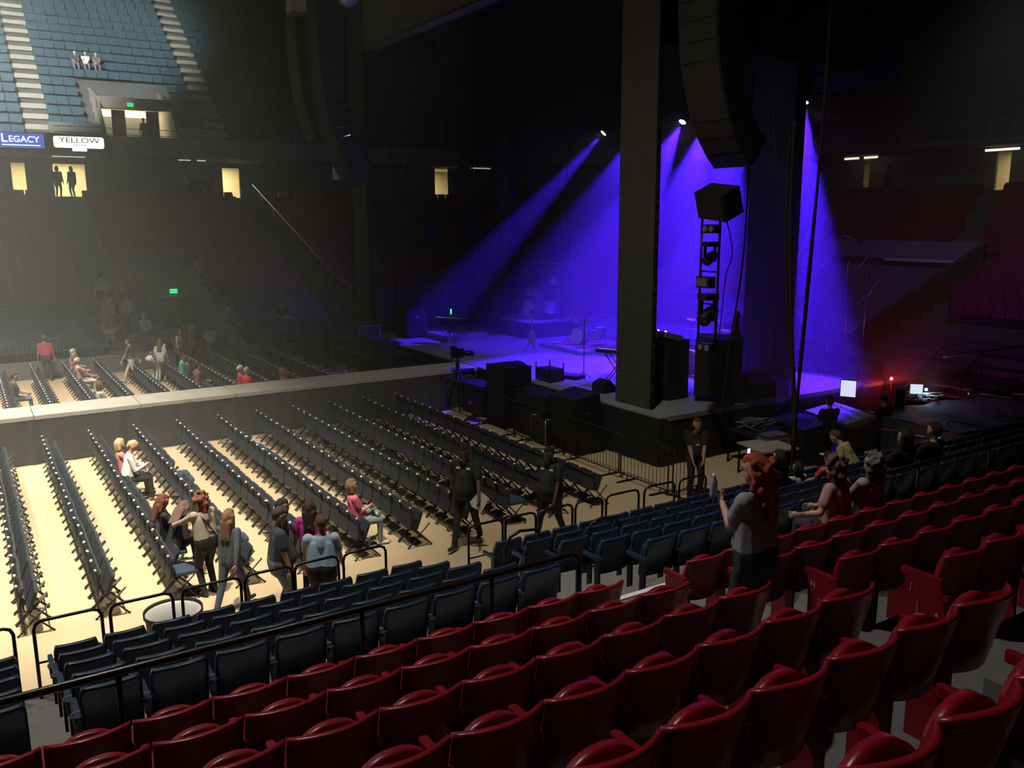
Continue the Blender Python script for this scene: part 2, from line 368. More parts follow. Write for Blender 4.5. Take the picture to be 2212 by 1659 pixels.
# white step edging in the near aisle
for k in range(0, 7):
    o = 5.315+.8*k; z = 2.07+.29*(k+1)
    b = MB(); b.bbox((4.62, 10.6-o-.06, z-.03), (5.33, 10.6-o+.012, z+.012)); struct(b.build('trim_'+str(k+1), 'nosing'))
b = MB(); b.bbox((-14, 10.6-4.11, 2.03), (14, 10.6-4.04, 2.085)); struct(b.build('trim_10', 'nosing'))
# roof
b = MB(); b.bbox((-60, -30, 28), (80, 95, 28.3)); struct(b.build('ceiling', 'ceil'))
b = MB(); b.bbox((62, -30, 0), (62.2, 95, 28)); b.bbox((-60, 94, 0), (80, 94.2, 28)); struct(b.build('wall_outer', 'ceil'))

# ------------------------------------------------------------------ signs on the balcony
def signbox(name, label, x0, x1, z0, z1, y, face, group=None):
    t = thing(name, label, 'sign', ((x0+x1)/2, y, z0)); w = x1-x0; h = z1-z0
    b = MB(); b.bbox((-w/2, -.14, 0), (w/2, .02, h)); b.build('housing', 'blackmetal', t)
    return t, w, h
RXF = Matrix(((1, 0, 0), (0, 0, -1), (0, 1, 0)))     # text plane facing -Y
emat('signblue', (.07, .11, .55), 1.1); emat('signwhite', (.92, 1, .86), 1.7); emat('signletter', (.75, .9, 1), 1.5); mat('signink', (.25, .22, .02), .6); mat('signink2', (.6, .6, .4), .6)
t, w, h = signbox('lightbox_sign', 'lit blue LEGACY sign on the balcony front', 2.2, 4.66, 9.75, 10.62, 55.2, None)
b = MB(); b.bbox((-w/2+.04, -.16, .04), (w/2-.04, -.145, h-.04)); b.build('blue_panel', 'signblue', t)
text('lettering', 'L', .62, (-.72, -.17, h*.60), RXF, 'signletter', t, bold=True); text('lettering', 'EGACY', .46, (.22, -.17, h*.56), RXF, 'signletter', t, bold=True)
b = MB(); b.bbox((-.85, -.17, .16), (.98, -.163, .22)); b.build('strapline', 'signletter', t)
t, w, h = signbox('lightbox_sign', 'lit white YELLOW sign on the balcony front beside the blue sign', 4.78, 8.0, 9.68, 10.66, 55.2, None)
b = MB(); b.rbox((0, 0, 0), (2.55, .62, .02), .12, RXF); me = b.build('white_panel', 'signwhite', t); me.location = (-.05, -.17, h*.52)
b = MB(); b.bbox((-.42, -.175, .03), (.32, -.16, .2)); b.build('lower_tab', 'signwhite', t)
text('lettering', 'YELLOW', .40, (-.02, -.19, h*.62), RXF, 'signink', t, sx=1.3)
b = MB()
for i in range(5): b.bbox((-.32+.13*i, -.185, h*.33), (-.28+.13*i, -.18, h*.4))
stuff(b.build('faint_mark', 'signink2', t))
# stage-end balcony signs (unlit)
RXE = Matrix(((0, 0, -1), (-1, 0, 0), (0, 1, 0)))    # text plane facing -X
mat('signred', (.10, .008, .012), .5); mat('signdark', (.02, .02, .02), .5); mat('signgreen', (.01, .09, .055), .5); mat('greyink', (.35, .35, .36), .5); mat('redink', (.25, .02, .03), .5)
def endsign(label, y0, y1, z0, z1, m):
    t = thing('balcony_sign', label, 'sign', (43.95, (y0+y1)/2, z0)); b = MB(); b.bbox((-.08, -(y1-y0)/2, 0), (0.02, (y1-y0)/2, z1-z0)); b.build('panel', m, t); return t
t = endsign('dark red banner reading zero on the stage-end balcony', 28.35, 31.55, 9.7, 10.62, 'signred')
text('lettering', 'ze', .62, (-.10, -.62, .42), RXE, 'greyink', t, bold=True); text('lettering', 'ro', .62, (-.10, -1.25, .42), RXE, 'greyink', t); text('script_lettering', 'Coca-Cola', .5, (-.10, .75, .42), RXE, 'redink', t)
t = endsign('black banner with a thin white outline on the stage-end balcony', 24.85, 28.2, 9.8, 10.6, 'signdark')
b = MB()
for y0, z0, y1, z1 in ((-1.62, .05, 1.62, .05), (-1.62, .75, 1.62, .75), (-1.62, .05, -1.62, .75), (1.62, .05, 1.62, .75), (-.45, .38, .62, .38), (-.45, .38, -.45, .75), (.62, .38, .62, .75)): b.bbox((-.1, min(y0, y1)-.012, min(z0, z1)-.012), (-.085, max(y0, y1)+.012, max(z0, z1)+.012))
stuff(b.build('outline', 'greyink', t)); text('lettering', 'POWER', .14, (-.10, .05, .22), RXE, 'greyink', t)
t = endsign('dark green banner beside the outlined black banner', 20.5, 24.7, 9.8, 10.6, 'signgreen'); text('lettering', 'Sp', .5, (-.10, .85, .42), RXE, 'greyink', t)
b = MB(); b.bbox((-.06, -.5, 0), (.02, .5, .92)); tag(b.build('balcony_board', 'beigewall', loc=(43.94, 32.2, 9.68)), 'pale blank board left of the zero banner', 'board')
# light strips under the balconies
emat('strip', (1, .95, .72), 1.6); emat('stripdim', (1, .95, .85), .55)
for (x0, x1, y, z, m, lb) in ((32.2, 33.8, 56.2, 9.55, 'stripdim', 'thin white strip light under the far balcony behind the stage'), (12.0, 12.7, 57, 9.55, 'stripdim', 'short strip light under the balcony, first left of the tall doorway'), (13.1, 13.6, 57, 9.55, 'stripdim', 'short strip light under the balcony close to the tall doorway'), (5.1, 6.8, 57, 9.55, 'stripdim', 'long strip light under the YELLOW sign')):
    b = MB(); b.bbox((x0, y-.05, z-.06), (x1, y+.05, z)); tag(b.build('strip_light', m), lb, 'light')
for (y0, y1, z, lb) in ((34.9, 35.9, 9.55, 'bright strip light at the left end of the stage-end concourse'), (33.6, 34.5, 9.55, 'second strip light of the stage-end concourse under the red banner'), (25.2, 27.0, 9.5, 'bright strip light below the green banner')):
    b = MB(); b.bbox((47.5, y0, z-.12), (47.6, y1, z)); tag(b.build('strip_light', 'strip'), lb, 'light')
# exit signs
emat('exitgreen', (.02, .9, .28), 1.5); mat('exitdark', (.01, .05, .03), .5)
for p, lb in (((9.55, 57.3, 12.65), 'small green EXIT sign over the upper deck portal'), ((8.43, 43.25, 2.62), 'small green EXIT sign on the far lower portal')):
    t = thing('exit_sign', lb, 'sign', p); b = MB(); b.bbox((-.17, -.04, -.1), (.17, .02, .1)); b.build('glowing_panel', 'exitgreen', t); text('lettering', 'EXIT', .17, (0, -.05, 0), RXF, 'exitdark', t)
# rail loops of the upper deck above the green banner
b = MB(); b.tube([(46, 27.6, 12.0), (46, 26.8, 12.0), (46, 25.5, 11.28), (46, 23.6, 11.25)], .025); b.tube([(46, 26.9, 11.62), (46, 26.4, 11.6), (46, 25.9, 11.3), (46, 25.5, 11.3)], .02); tag(b.build('deck_handrail', 'alu'), 'thin angled handrail of the upper deck above the green banner', 'handrail')
# ------------------------------------------------------------------ folding chairs on the floor
def chair_meshes():
    K = {}
    RY = lambda a: rot('Y', a)
    b = MB(); b.rbox((.035, 0, .565), (.395, .43, .028), .05, Matrix(((.17, 0, -.985), (0, 1, 0), (.985, 0, .17))).to_3x3()); K['back'] = b.mesh('backrest', ['chairfab'])
    b = MB(); b.rbox((.185, 0, .50), (.36, .41, .05), .05, Matrix(((.36, 0, -.93), (0, 1, 0), (.93, 0, .36))).to_3x3()); b.tube([(.12, -.2, .36), (.12, .2, .36)], .012); K['up'] = b.mesh('seat', ['chairfab'])
    b = MB(); b.rbox((.27, 0, .445), (.40, .41, .05), .06); K['down'] = b.mesh('seat', ['chairpad'])
    for s, n in ((1, 'fl'), (-1, 'fr')):
        b = MB(); y = .218*s; b.tube([(0, y, .79), (.065, y, .40), (.42, y, .012)], .014, 6); b.mt(1).ball((0, y, .795), .024, 6, 4); b.mt(0).ball((.42, y, .014), .02, 6, 4); K[n] = b.mesh('leg', ['chairframe', 'chaircap_glint'])
        b = MB(); y = .2*s; b.tube([(-.045, y, .012), (.40, y, .43)], .013, 6); b.ball((-.045, y, .014), .02, 6, 4); K['r'+n[1]] = b.mesh('leg', ['chairframe'])
    b = MB(); b.tube([(0, -.215, .785), (-.006, -.1, .795), (-.006, .1, .795), (0, .215, .785)], .013, 6); b.tube([(.02, -.2, .06), (.02, .2, .06)], .009, 5); b.tube([(.37, -.215, .06), (.37, .215, .06)], .009, 5); b.tube([(.065, -.215, .39), (.065, .215, .39)], .009, 5); K['bars'] = b.mesh('crossbars', ['chairframe'])
    return K
CK = chair_meshes()
def chair_kit(st): return [('backrest', CK['back'], None), ('seat', CK[st], None), ('leg', CK['fl'], None), ('leg', CK['fr'], None), ('leg', CK['rl'], None), ('leg', CK['rr'], None), ('crossbars', CK['bars'], None)]
KUP, KDN = chair_kit('up'), chair_kit('down')
OPEN = {(3, 8), (3, 9), (2, 20), (3, 18), (5, 5), (5, 6), (5, 7), (7, 3), (8, 7), (8, 14), (8, 20), (9, 18), (5, 19), (2, 8), (2, 7), (2, 17), (2, 18)}
for k in range(11):
    for j in range(21):
        up = (k, j) not in OPEN
        lb = ('folded-up chair, ' if up else 'open folding chair, ')+ordw(j)+' from the runway in the '+ordw(10-k)+' near-side row from stage'
        kit_place(KUP if up else KDN, 'folding_chair', lb, 'chair', (.2+1.047*k+random.uniform(-.012, .012), 23.41-.2315-.463*j, 0), random.uniform(-.02, .02), 'folding chairs on the near side of the floor')
# far-side chairs: small in view, one mesh each
b = MB(); b.rbox((.035, 0, .565), (.395, .43, .028), .05, Matrix(((.17, 0, -.985), (0, 1, 0), (.985, 0, .17))).to_3x3(), 1); b.rbox((.185, 0, .50), (.36, .41, .05), .05, Matrix(((.36, 0, -.93), (0, 1, 0), (.93, 0, .36))).to_3x3(), 1)
for s in (1, -1):
    b.mt(1); b.tube([(0, .218*s, .79), (.065, .218*s, .40), (.42, .218*s, .012)], .016, 4); b.tube([(-.045, .2*s, .012), (.40, .2*s, .43)], .015, 4); b.mt(2).ball((0, .218*s, .80), .028, 5, 4)
b.mt(1); b.tube([(0, -.215, .785), (0, .215, .785)], .014, 4)
fme = b.mesh('folding_chair', ['chairfab', 'chairframe', 'chaircap_glint']); fv, ff, fm = b.v, b.f, b.m
cand = []
for k in range(10):
    for j in range(20):
        x, y = .73+1.05*k, 35.45-.463*j
        if y > 27.0: cand.append((px((x, y, .5))[2], k, j, x, y))
cand.sort(); rest = MB()
for i, (dd, k, j, x, y) in enumerate(cand):
    if i < 69:
        o = put('folding_chair', fme, None, (x, y, 0), random.uniform(-.03, .03))
        tag(o, 'chair beyond the runway, '+ordw(9-k)+' far-side row from stage, '+ordw(j)+' from the far end', 'chair', 'folding chairs on the far side of the floor')
    else:
        o0 = len(rest.v); rest.v += [(p[0]+x, p[1]+y, p[2]) for p in fv]; rest.f += [[q+o0 for q in f] for f in ff]; rest.m += fm; rest.sm += [False]*len(ff)
stuff(tag(rest.build('far_folding_chairs', ['chairfab', 'chairframe', 'chaircap_glint']), 'remaining rows of dark folding chairs on the far side of the floor', 'chairs'))

# ------------------------------------------------------------------ stadium seats
def red_meshes():
    K = {}
    def shell(du):
        return [[Vector((-.10+.10*u*u+.11*(1-v)+du, u*.243, .40+(.45-.025*u*u)*v-(.01 if du else 0)*(v > .99))) for u in [i/5-1 for i in range(11)]] for v in (0, .3, .6, .85, .96, 1)]
    b = MB(); b.slab(shell(0), shell(-.034)); K['back'] = b.mesh('backrest', ['redplastic'])
    def pad(du, s):
        R = []
        for v in (0, .2, .5, .75, .88, .95, 1):
            R.append([Vector((.03-.03*(v-.5)+du, u*.205*s*(1 if v < .75 else .96), .39+(.41-.10*abs(u)**2.6)*v)) for u in [i/6-1 for i in range(13)]])
        return R
    b = MB(); b.slab(pad(.06, .95), pad(0, 1)); K['seat'] = b.mesh('seat', ['redplastic'])
    b = MB(); b.rbox((.13, .25, .635), (.30, .048, .045), .02); K['arm'] = b.mesh('armrest', ['redplastic'])
    b = MB(); b.bbox((-.02, .235, 0), (.2, .265, .60)); b.bbox((-.08, .225, .52), (-.02, .275, .56)); K['std'] = b.mesh('support_standard', ['redplastic'])
    return K
RK = red_meshes()
RED = [('backrest', RK['back'], None), ('seat', RK['seat'], None), ('armrest', RK['arm'], None), ('support_standard', RK['std'], None)]
def blue_meshes():
    K = {}
    def shell(du, rib=0):
        R = []
        for v in (0, .1, .4, .7, .86, .95, 1):
            e = 1 if v < .8 else math.sqrt(max(0, 1-((v-.8)/.21)**2*.22))
            R.append([Vector((.03*u*u+.09*(1-v)+du-(rib if i % 2 and .05 < v < .8 else 0)+(.0 if v < .9 else (-.008 if du < 0 else .008)), u*.222*e, .38+.45*v)) for i, u in enumerate([i/8-1 for i in range(17)])])
        return R
    b = MB(); b.slab(shell(.02), shell(-.022, -.008)); K['back'] = b.mesh('backrest', ['blueplastic'])
    def pad(du, s): return [[Vector((.12+.03*u*u+du-.05*v, u*.205*s*(1 if v < .8 else math.sqrt(max(0, 1-((v-.8)/.22)**2*.4))), .36+.38*v)) for u in [i/4-1 for i in range(9)]] for v in (0, .3, .6, .85, .95, 1)]
    b = MB(); b.slab(pad(.05, .95), pad(0, 1)); K['seat'] = b.mesh('seat', ['blueplastic'])
    b = MB(); b.rbox((.16, .25, .60), (.34, .05, .04), .02); K['arm'] = b.mesh('armrest', ['blueplastic'])
    b = MB(); b.lathe([(.002, .47), (.028, .47), (.034, .56), (.043, .62), (.048, .625), (.048, .605), (.036, .6), (.03, .5), (.002, .5)], (.05, .25, 0), 10); K['cup'] = b.mesh('cup_holder', ['greyplastic'])
    b = MB(); b.bbox((.02, .235, 0), (.1, .262, .60)); b.bbox((-.04, .225, 0), (.24, .272, .03)); K['std'] = b.mesh('support_standard', ['blackmetal'])
    return K
BK = blue_meshes()
BLUE = [('backrest', BK['back'], None), ('seat', BK['seat'], None), ('armrest', BK['arm'], None), ('support_standard', BK['std'], None)]
BLUEC = BLUE+[('cup_holder', BK['cup'], None)]
def head(kind, t):
    return {'near': PI/2, 'far': -PI/2, 'end': PI}.get(kind, PI+(-PI/2+t*PI/2 if kind == 'c1' else t*PI/2))
nred = nblue = 0
LET = 'F G H J K L M N'.split()
end_panels = []
for k in range(7):      # near red rows
    o = 5.135+.8*k; y = 10.6-o; z = floor_z(o-.1)
    for side, x0, nx in ((-1, 4.6, 20), (1, 5.35, 16)):
        for i in range(nx):
            x = x0+side*(.25+.4986*i); p = px((x, y, z+.8))
            if p[2] < .55 or not (-260 < p[0] < 2480 and p[1] < 1990): continue
            lb = 'red tip-up seat, '+ordw(k)+' red row up, '+ordw(i)+(' left' if side < 0 else ' right')+' of the near aisle'
            t = kit_place(RED, 'red_arena_seat', lb, 'seat', (x, y, z), PI/2, 'red seats of the near stand'); nred += 1
            if i == 0: end_panels.append((t, k, side))
mat('logo', (.45, .42, .42), .6)
for t, k, side in end_panels:
    if side > 0:
        b = MB(); b.add([(-.14, .235, .05), (.20, .235, .0), (.24, .235, .60), (-.02, .235, .66), (-.14, .275, .05), (.20, .275, .0), (.24, .275, .60), (-.02, .275, .66)], [(0, 1, 2, 3), (4, 7, 6, 5), (0, 4, 5, 1), (1, 5, 6, 2), (2, 6, 7, 3), (3, 7, 4, 0)]); e = b.build('end_panel', 'redplastic', t)
        b = MB(); cx, cz = .06, .30; y = .277
        for r in (.055, .026): b.tube([(cx+r*math.cos(a*PI/8), y, cz+r*math.sin(a*PI/8)) for a in range(16)], .006, 4, closed=True)
        b.tube([(cx+.062, y, cz-.01), (cx+.064, y, cz+.15)], .008, 4)
        b.tube([(cx-.075, y, cz+.07), (cx-.078, y, cz-.02), (cx-.06, y, cz-.065), (cx, y, cz-.085), (cx+.05, y, cz-.07)], .008, 4); b.box((cx-.075, y, cz+.105), (.018, .006, .018))
        stuff(b.build('logo', 'logo', e))
        if LET[k] in 'HJ': text('row_letter', LET[k], .07, (.185, .278, .545), Matrix(((-1, 0, 0), (0, 0, 1), (0, 1, 0))), 'logo', e, ext=.002)
for i5 in range(5):     # near blue rows
    o = 3.87-.8*i5; y = 10.6-o; z = .62+.27*(4-i5)
    for blk, x0, nx in ((0, -1.9, 4), (1, .39, 9), (2, 6.0, 22)):
        for i in range(nx):
            x = x0+.25+.5*i; p = px((x, y, z+.7))
            if not (-200 < p[0] < 2420 and p[1] < 1800): continue
            cup = (blk < 2 and (i == 0 or i % 3 == 0 or i5 == 0)) or (blk == 0 and i == nx-1)
            lb = 'navy seat, '+ordw(4-i5)+' blue row from the floor, '+ordw(i)+(' of the few at far left' if blk == 0 else ' from the left aisle' if blk == 1 else ' right of the blue aisle')
            kit_place(BLUEC if cup else BLUE, 'blue_arena_seat', lb, 'seat', (x, y, z), PI/2, 'blue seats of the near stand'); nblue += 1
# distant seats
def simple(b, x, y, z, a, w=.46, hi=.86, seat=True):
    c, s = math.cos(a), math.sin(a)
    def T(px_, py_, pz_): return (x+c*px_-s*py_, y+s*px_+c*py_, z+pz_)
    h = w/2
    for (xa, xb, z0, z1) in (((-.03, .03, .36, hi), (.05, .14, .38, hi-.10)) if seat else ((-.03, .03, .36, hi),)):
        q = [(xa+.04, -h, z0), (xb+.04, -h, z0), (xb+.04, h, z0), (xa+.04, h, z0), (xa-.02, -h, z1), (xb-.02, -h, z1), (xb-.02, h, z1), (xa-.02, h, z1)]
        b.add([T(*v) for v in q], [(4, 5, 6, 7), (0, 4, 7, 3), (1, 2, 6, 5), (0, 1, 5, 4), (3, 7, 6, 2)])
    q = [(.0, h, .55), (.26, h, .55), (.26, h+.05, .55), (.0, h+.05, .55), (.0, h, .61), (.26, h, .61), (.26, h+.05, .61), (.0, h+.05, .61)]
    b.add([T(*v) for v in q], [(4, 5, 6, 7), (1, 2, 6, 5), (0, 1, 5, 4), (3, 7, 6, 2)])
b = MB(); simple(b, 0, 0, 0, 0, .46); b.v = b.v; rs = b.mesh('red_seat_shell', ['redplastic']); b = MB(); simple(b, 0, 0, 0, 0, .60); bs = b.mesh('blue_seat_shell', ['bluefar'])
reds = []; blues = []
for k in range(17):
    o = 5.135+.8*k; z = floor_z(o-.1)
    for i in range(64):
        x = -12+.56*i
        if 4.6 < x < 6.05 or 14.4 < x < 16.3 or (6.9 < x < 10.3 and o < 10): continue
        reds.append(('far', x, o, z, k, i))
    n = int((1.7+o)*PI/2/.56)
    for i in range(n):
        if 2 < i < n-2: reds.append(('c2', 1-(i+.5)/n, o, z, k, i))
    for i in range(46):
        y = 12.4+.5*i
        if (19.3 < y < 27.3 and o < 10) or 20.3+.0*k < y-(o-10)*.42 < 21.5: continue
        reds.append(('end', y, o, z, k, i))
ind = [r for r in reds if r[0] == 'end']
ind = [(px((*station(r[0], r[1], r[2]), r[3]+.6)), r) for r in ind]
ind = sorted([(p[2], r) for p, r in ind if 1850 < p[0] < 2230 and 400 < p[1] < 640])[:300-nred]
chosen = set(id(r) for _, r in ind)
for dd, r in ind:
    x, y = station(r[0], r[1], r[2]); o = put('red_arena_seat', rs, None, (x, y, r[3]), PI)
    tag(o, 'red stage-end seat, '+ordw(r[4])+' red row up, '+ordw(r[5])+' from the near corner', 'seat', 'red seats of the stage-end stand')
b = MB()
for r in reds:
    if id(r) not in chosen: x, y = station(r[0], r[1], r[2]); simple(b, x, y, r[3], head(r[0], r[1]), .50 if r[0] != 'end' else .46)
stuff(tag(b.build('far_red_seats', 'redplastic'), 'rows of red seats filling the far and corner stands', 'seats'))
b = MB()
for i5 in range(5):
    for i in range(60):
        x = -11.8+.56*i
        if 4.6 < x < 6.05 or 14.4 < x < 16.3 or 6.9 < x < 10.3: continue
        simple(b, x, 37+.67+.8*i5, .62+.27*i5, -PI/2, .5)
stuff(tag(b.build('far_blue_seats', 'bluefar'), 'front rows of blue seats at the foot of the far stand', 'seats'))
up = []
for i in range(24):
    o = 19.7+.85*i; z = 10.3+.66*i
    for j in range(62):
        x = -13+.66*j
        if 3.8 < x < 5.4 or 13.75 < x < 15.35 or (7.4 < x < 12.2 and o < 24) or x > 27.5: continue
        up.append((x, 37+o, z, i, j))
vis = sorted([(px((x, y, z+.6))[2], (x, y, z, i, j)) for x, y, z, i, j in up if i >= 7 and -15 < px((x, y, z+.6))[0] < 640 and -25 < px((x, y, z+.6))[1] < 190])[:300-nblue]
ch = set(id(r) for _, r in vis); chk = set((r[3], r[4]) for _, r in vis)
for _, (x, y, z, i, j) in vis:
    o = put('blue_arena_seat', bs, None, (x, y, z), -PI/2)
    tag(o, 'blue upper-deck seat, '+ordw(i-7)+' row above the dark front, '+ordw(j)+' from the left', 'seat', 'blue seats of the upper deck')
b = MB()
for r in up:
    if (r[3], r[4]) not in chk: simple(b, r[0], r[1], r[2], -PI/2, .60, seat=True)
stuff(tag(b.build('upper_blue_seats', 'bluefar'), 'remaining rows of blue seats on the upper deck', 'seats'))
print('seats', nred, len(ind), nblue, len(vis))

# ------------------------------------------------------------------ rails of the near stand
def hoop(x0, x1, y, z0, z1, r=.09, rad=.019):
    P = [(x0, y, z0), (x0, y, z1-r), (x0+r*.3, y, z1-r*.3), (x0+r, y, z1), (x1-r, y, z1), (x1-r*.3, y, z1-r*.3), (x1, y, z1-r), (x1, y, z0)]
    return P
HOOPS = [(-.62, .07), (.27, .97), (1.06, 1.76), (1.87, 2.58), (2.63, 3.24), (3.28, 3.88), (3.95, 4.57), (5.89, 6.48), (6.53, 7.08), (7.15, 7.78), (7.84, 8.38), (8.46, 9.15), (9.27, 9.95), (10.06, 10.69)]
for i, (a, c) in enumerate(HOOPS):
    t = thing('guard_hoop', 'black tubular guard hoop along the floor, '+ordw(i)+' from the left', 'railing', ((a+c)/2, 10.5, .55), 0, 'guard hoops at the front of the near stand'); w = (c-a)/2
    b = MB(); b.tube(hoop(-w, w, 0, 0, 1.0), .02, 8); b.build('hoop', 'railblack', t)
    for z in (.12, .5):
        b = MB(); b.tube([(-w, 0, z), (w, 0, z)], .013, 6); b.build('crossbar', 'railblack', t)
for i, (x, y) in enumerate(((6.0, 9.2), (7.2, 9.0), (5.6, 7.4))):
    if i < 2:
        t = thing('aisle_loop', ('left' if i == 0 else 'right')+' of the two black loop rails among the blue seats right of the aisle', 'railing', (x, y, .75)); b = MB(); b.tube([(-.28, 0, 0), (-.28, 0, .95), (-.2, 0, 1.08), (-.05, 0, 1.13), (.2, 0, 1.1), (.3, 0, .98), (.32, 0, .3)], .022, 8); b.build('loop_tube', 'railblack', t); b = MB(); b.tube([(-.28, 0, .45), (.32, 0, .45)], .015, 6); b.build('crossbar', 'railblack', t)
t = thing('stand_rail', 'long black rail between the blue and the red seats', 'railing', (0, 6.02, 2.07))
b = MB(); b.tube([(-6, 0, .89), (4.45, 0, .89), (4.52, 0, .86), (4.54, 0, .78), (4.54, 0, 0)], .03, 10); b.build('top_rail', 'railblack', t)
for x in (-3, -1.2, .62, 2.4, 3.6): b = MB(); b.tube([(x, 0, 0), (x, 0, .87)], .02, 8); b.build('post', 'railblack', t)
t = thing('stand_rail', 'dark rail continuing past the aisle in front of the red seats', 'railing', (0, 6.02, 2.07))
b = MB(); b.tube([(6.6, 0, 0), (6.6, 0, .78), (6.66, 0, .87), (6.75, 0, .89), (13.5, 0, .89)], .028, 10); b.build('top_rail', 'railblack', t)
for x in (8.2, 9.8, 11.4): b = MB(); b.tube([(x, 0, 0), (x, 0, .87)], .02, 8); b.build('post', 'railblack', t)
# far stand handrail down the aisle
t = thing('aisle_handrail', 'thin pale handrail running down the far stand beside the red seats', 'handrail', (16.2, 37, 0))
b = MB(); b.tube([(0, 19.2, 8.1), (0, 5.2, 3.0), (.2, 3.6, 2.6), (.9, 3.2, 2.5)], .03, 6); b.build('top_rail', 'alu', t)
for o in (6, 9, 12, 15, 18): b = MB(); b.tube([(0, o, floor_z(o)), (0, o, 3.0+(o-5.2)*.364)], .02, 5); b.build('post', 'alu', t)
# ------------------------------------------------------------------ runway and main stage
def skirt(b, pts, z0, z1, step=.12, amp=.03, seed=1):
    rnd = random.Random(seed); P = []; 
    for (x0, y0), (x1, y1) in zip(pts[:-1], pts[1:]):
        L = math.hypot(x1-x0, y1-y0); n = max(2, int(L/step)); nx, ny = (y1-y0)/L, -(x1-x0)/L
        for i in range(n):
            f = i/n; a = rnd.uniform(-amp, amp); P.append((x0+(x1-x0)*f+nx*a, y0+(y1-y0)*f+ny*a, nx, ny))
    P.append((*pts[-1], 0, 0)); R = []
    for z, k in ((z1, .15), ((z0+z1)/2, .8), (z0+.02, 1.4)): R.append([(p[0]+p[2]*.02*k, p[1]+p[3]*.02*k, z) for p in P])
    b.grid(R, smooth=True)
t = thing('runway_stage', 'long raised runway with grey deck and dark draped skirt crossing the floor', 'stage', (0, 24.53, 0))
sx = [-8.7, -6.2, -3.75, -1.3, 1.15, 3.62, 6.08, 8.53, 10.98, 13.8]
for a, c in zip(sx[:-1], sx[1:]): b = MB(); b.bbox((a+.01, -.68, 1.13), (c-.01, .68, 1.23)); b.build('deck_panel', 'runway', t)
for i, (a, c) in enumerate(((-8.7, -4), (-4, 3.86), (3.86, 9.6), (9.6, 13.8))):
    b = MB(); skirt(b, [(a, -.67), (c, -.67)], 0, 1.14, .11, .035, i+3); b.build('skirt_panel', 'drape', t)
b = MB(); b.bbox((-8.7, .6, 0), (13.8, .66, 1.13)); b.build('rear_skirt', 'drape', t)
t = thing('main_stage', 'wide main stage with violet lit deck and black skirt', 'stage', (13.85, 15.2, 0))
b = MB(); b.bbox((.1, .1, 1.0), (13.1, 18.5, 1.2)); b.build('deck_frame', 'deckline', t)
nx, ny = 5, 8
for i in range(nx):
    for j in range(ny):
        b = MB(); w, d = 13.2/nx, 18.6/ny; b.bbox((i*w+.012, j*d+.012, 1.19), ((i+1)*w-.012, (j+1)*d-.012, 1.23)); b.build('deck_panel', 'deck', t)
b = MB(); skirt(b, [(0, 18.6), (0, 0)], 0, 1.18, .16, .03, 11); b.build('front_skirt', 'blackdrape', t)
b = MB(); skirt(b, [(0, 0), (13.2, 0)], 0, 1.18, .16, .03, 12); b.build('side_skirt', 'blackdrape', t)
b = MB(); b.bbox((.25, -.03, 1.12), (13.2, 0, 1.235)); b.build('edge_plate', 'greyplastic', t)
# masking columns and borders
def column(label, x, y0, y1, z0, z1, d=.45):
    t = thing('masking_column', label, 'column', (x, (y0+y1)/2, z0)); w = (y1-y0)/2; h = z1-z0
    b = MB(); b.bbox((0.02, -w+.02, 0), (d, w-.02, h)); b.build('tower', 'blackdrape', t)  # black tower colour paints the unlit side of the column
    b = MB(); R = []
    n = 14; rnd = random.Random(int(y0*10)); off = [rnd.uniform(-.012, .012) for _ in range(n+1)]
    for z in (0, h*.33, h*.66, h): R.append([(-.01+off[i], -w+2*w*i/n, z) for i in range(n+1)])
    b.grid(R); b.build('drape_front', 'column', t)
    b = MB()
    for i in range(int(h/.35)): b.ball((.03, -w-.03+random.uniform(-.015, .015), .2+i*.35), (.02, .03, .06), 5, 4)
    stuff(b.build('edge_tie', 'rubber', t)); return t
column('tall grey draped column at the near front corner of the stage', 14.25, 16.0, 17.36, 1.23, 14.6, .14)
column('tall grey draped column at the far front corner of the stage', 14.3, 33.5, 35.06, 0, 14.6, .2)
column('slim draped column at the far rear corner of the stage', 21.5, 34.0, 35.1, 1.23, 12.5)
column('broad dark draped column at the near rear corner of the stage', 20.6, 17.3, 18.9, 1.23, 12.5)
t = thing('proscenium_header', 'grey draped header beam joining the two front columns overhead', 'header', (14.3, 25.5, 12.5)); b = MB(); b.bbox((0, -8.1, 0), (.5, 7.95, 2.2)); b.build('beam', 'column', t)
b = MB(); b.mt(1); b.bbox((-.02, -8.1, 0), (-.005, 7.95, .06)); b.build('lower_hem', ['blackdrape', 'blackdrape'], t)
def border(label, x, y0, y1, z0, z1, seed):
    b = MB(); skirt(b, [(x, y1), (x, y0)], z0, z1, .25, .06, seed); return tag(b.build('border_drape', 'blackdrape'), label, 'curtain')
border('added black border curtain hanging above the middle of the stage', 18, 16.8, 34.2, 8.95, 13.6, 21)  # border added to cover the hazy upper deck with black
border('black border curtain hanging above the rear of the stage', 23.4, 16.0, 36, 9.8, 13.6, 22)
b = MB(); skirt(b, [(14.9, 17.0), (23.4, 17.0)], 10.2, 13.6, .25, .06, 23); tag(b.build('border_drape', 'blackdrape'), 'black border curtain hanging along the near side of the stage', 'curtain')
b = MB(); b.bbox((14.4, 16, 13.7), (23.6, 35, 13.9)); tag(b.build('stage_roof', 'blackdrape'), 'black cloth roof over the stage', 'canopy')
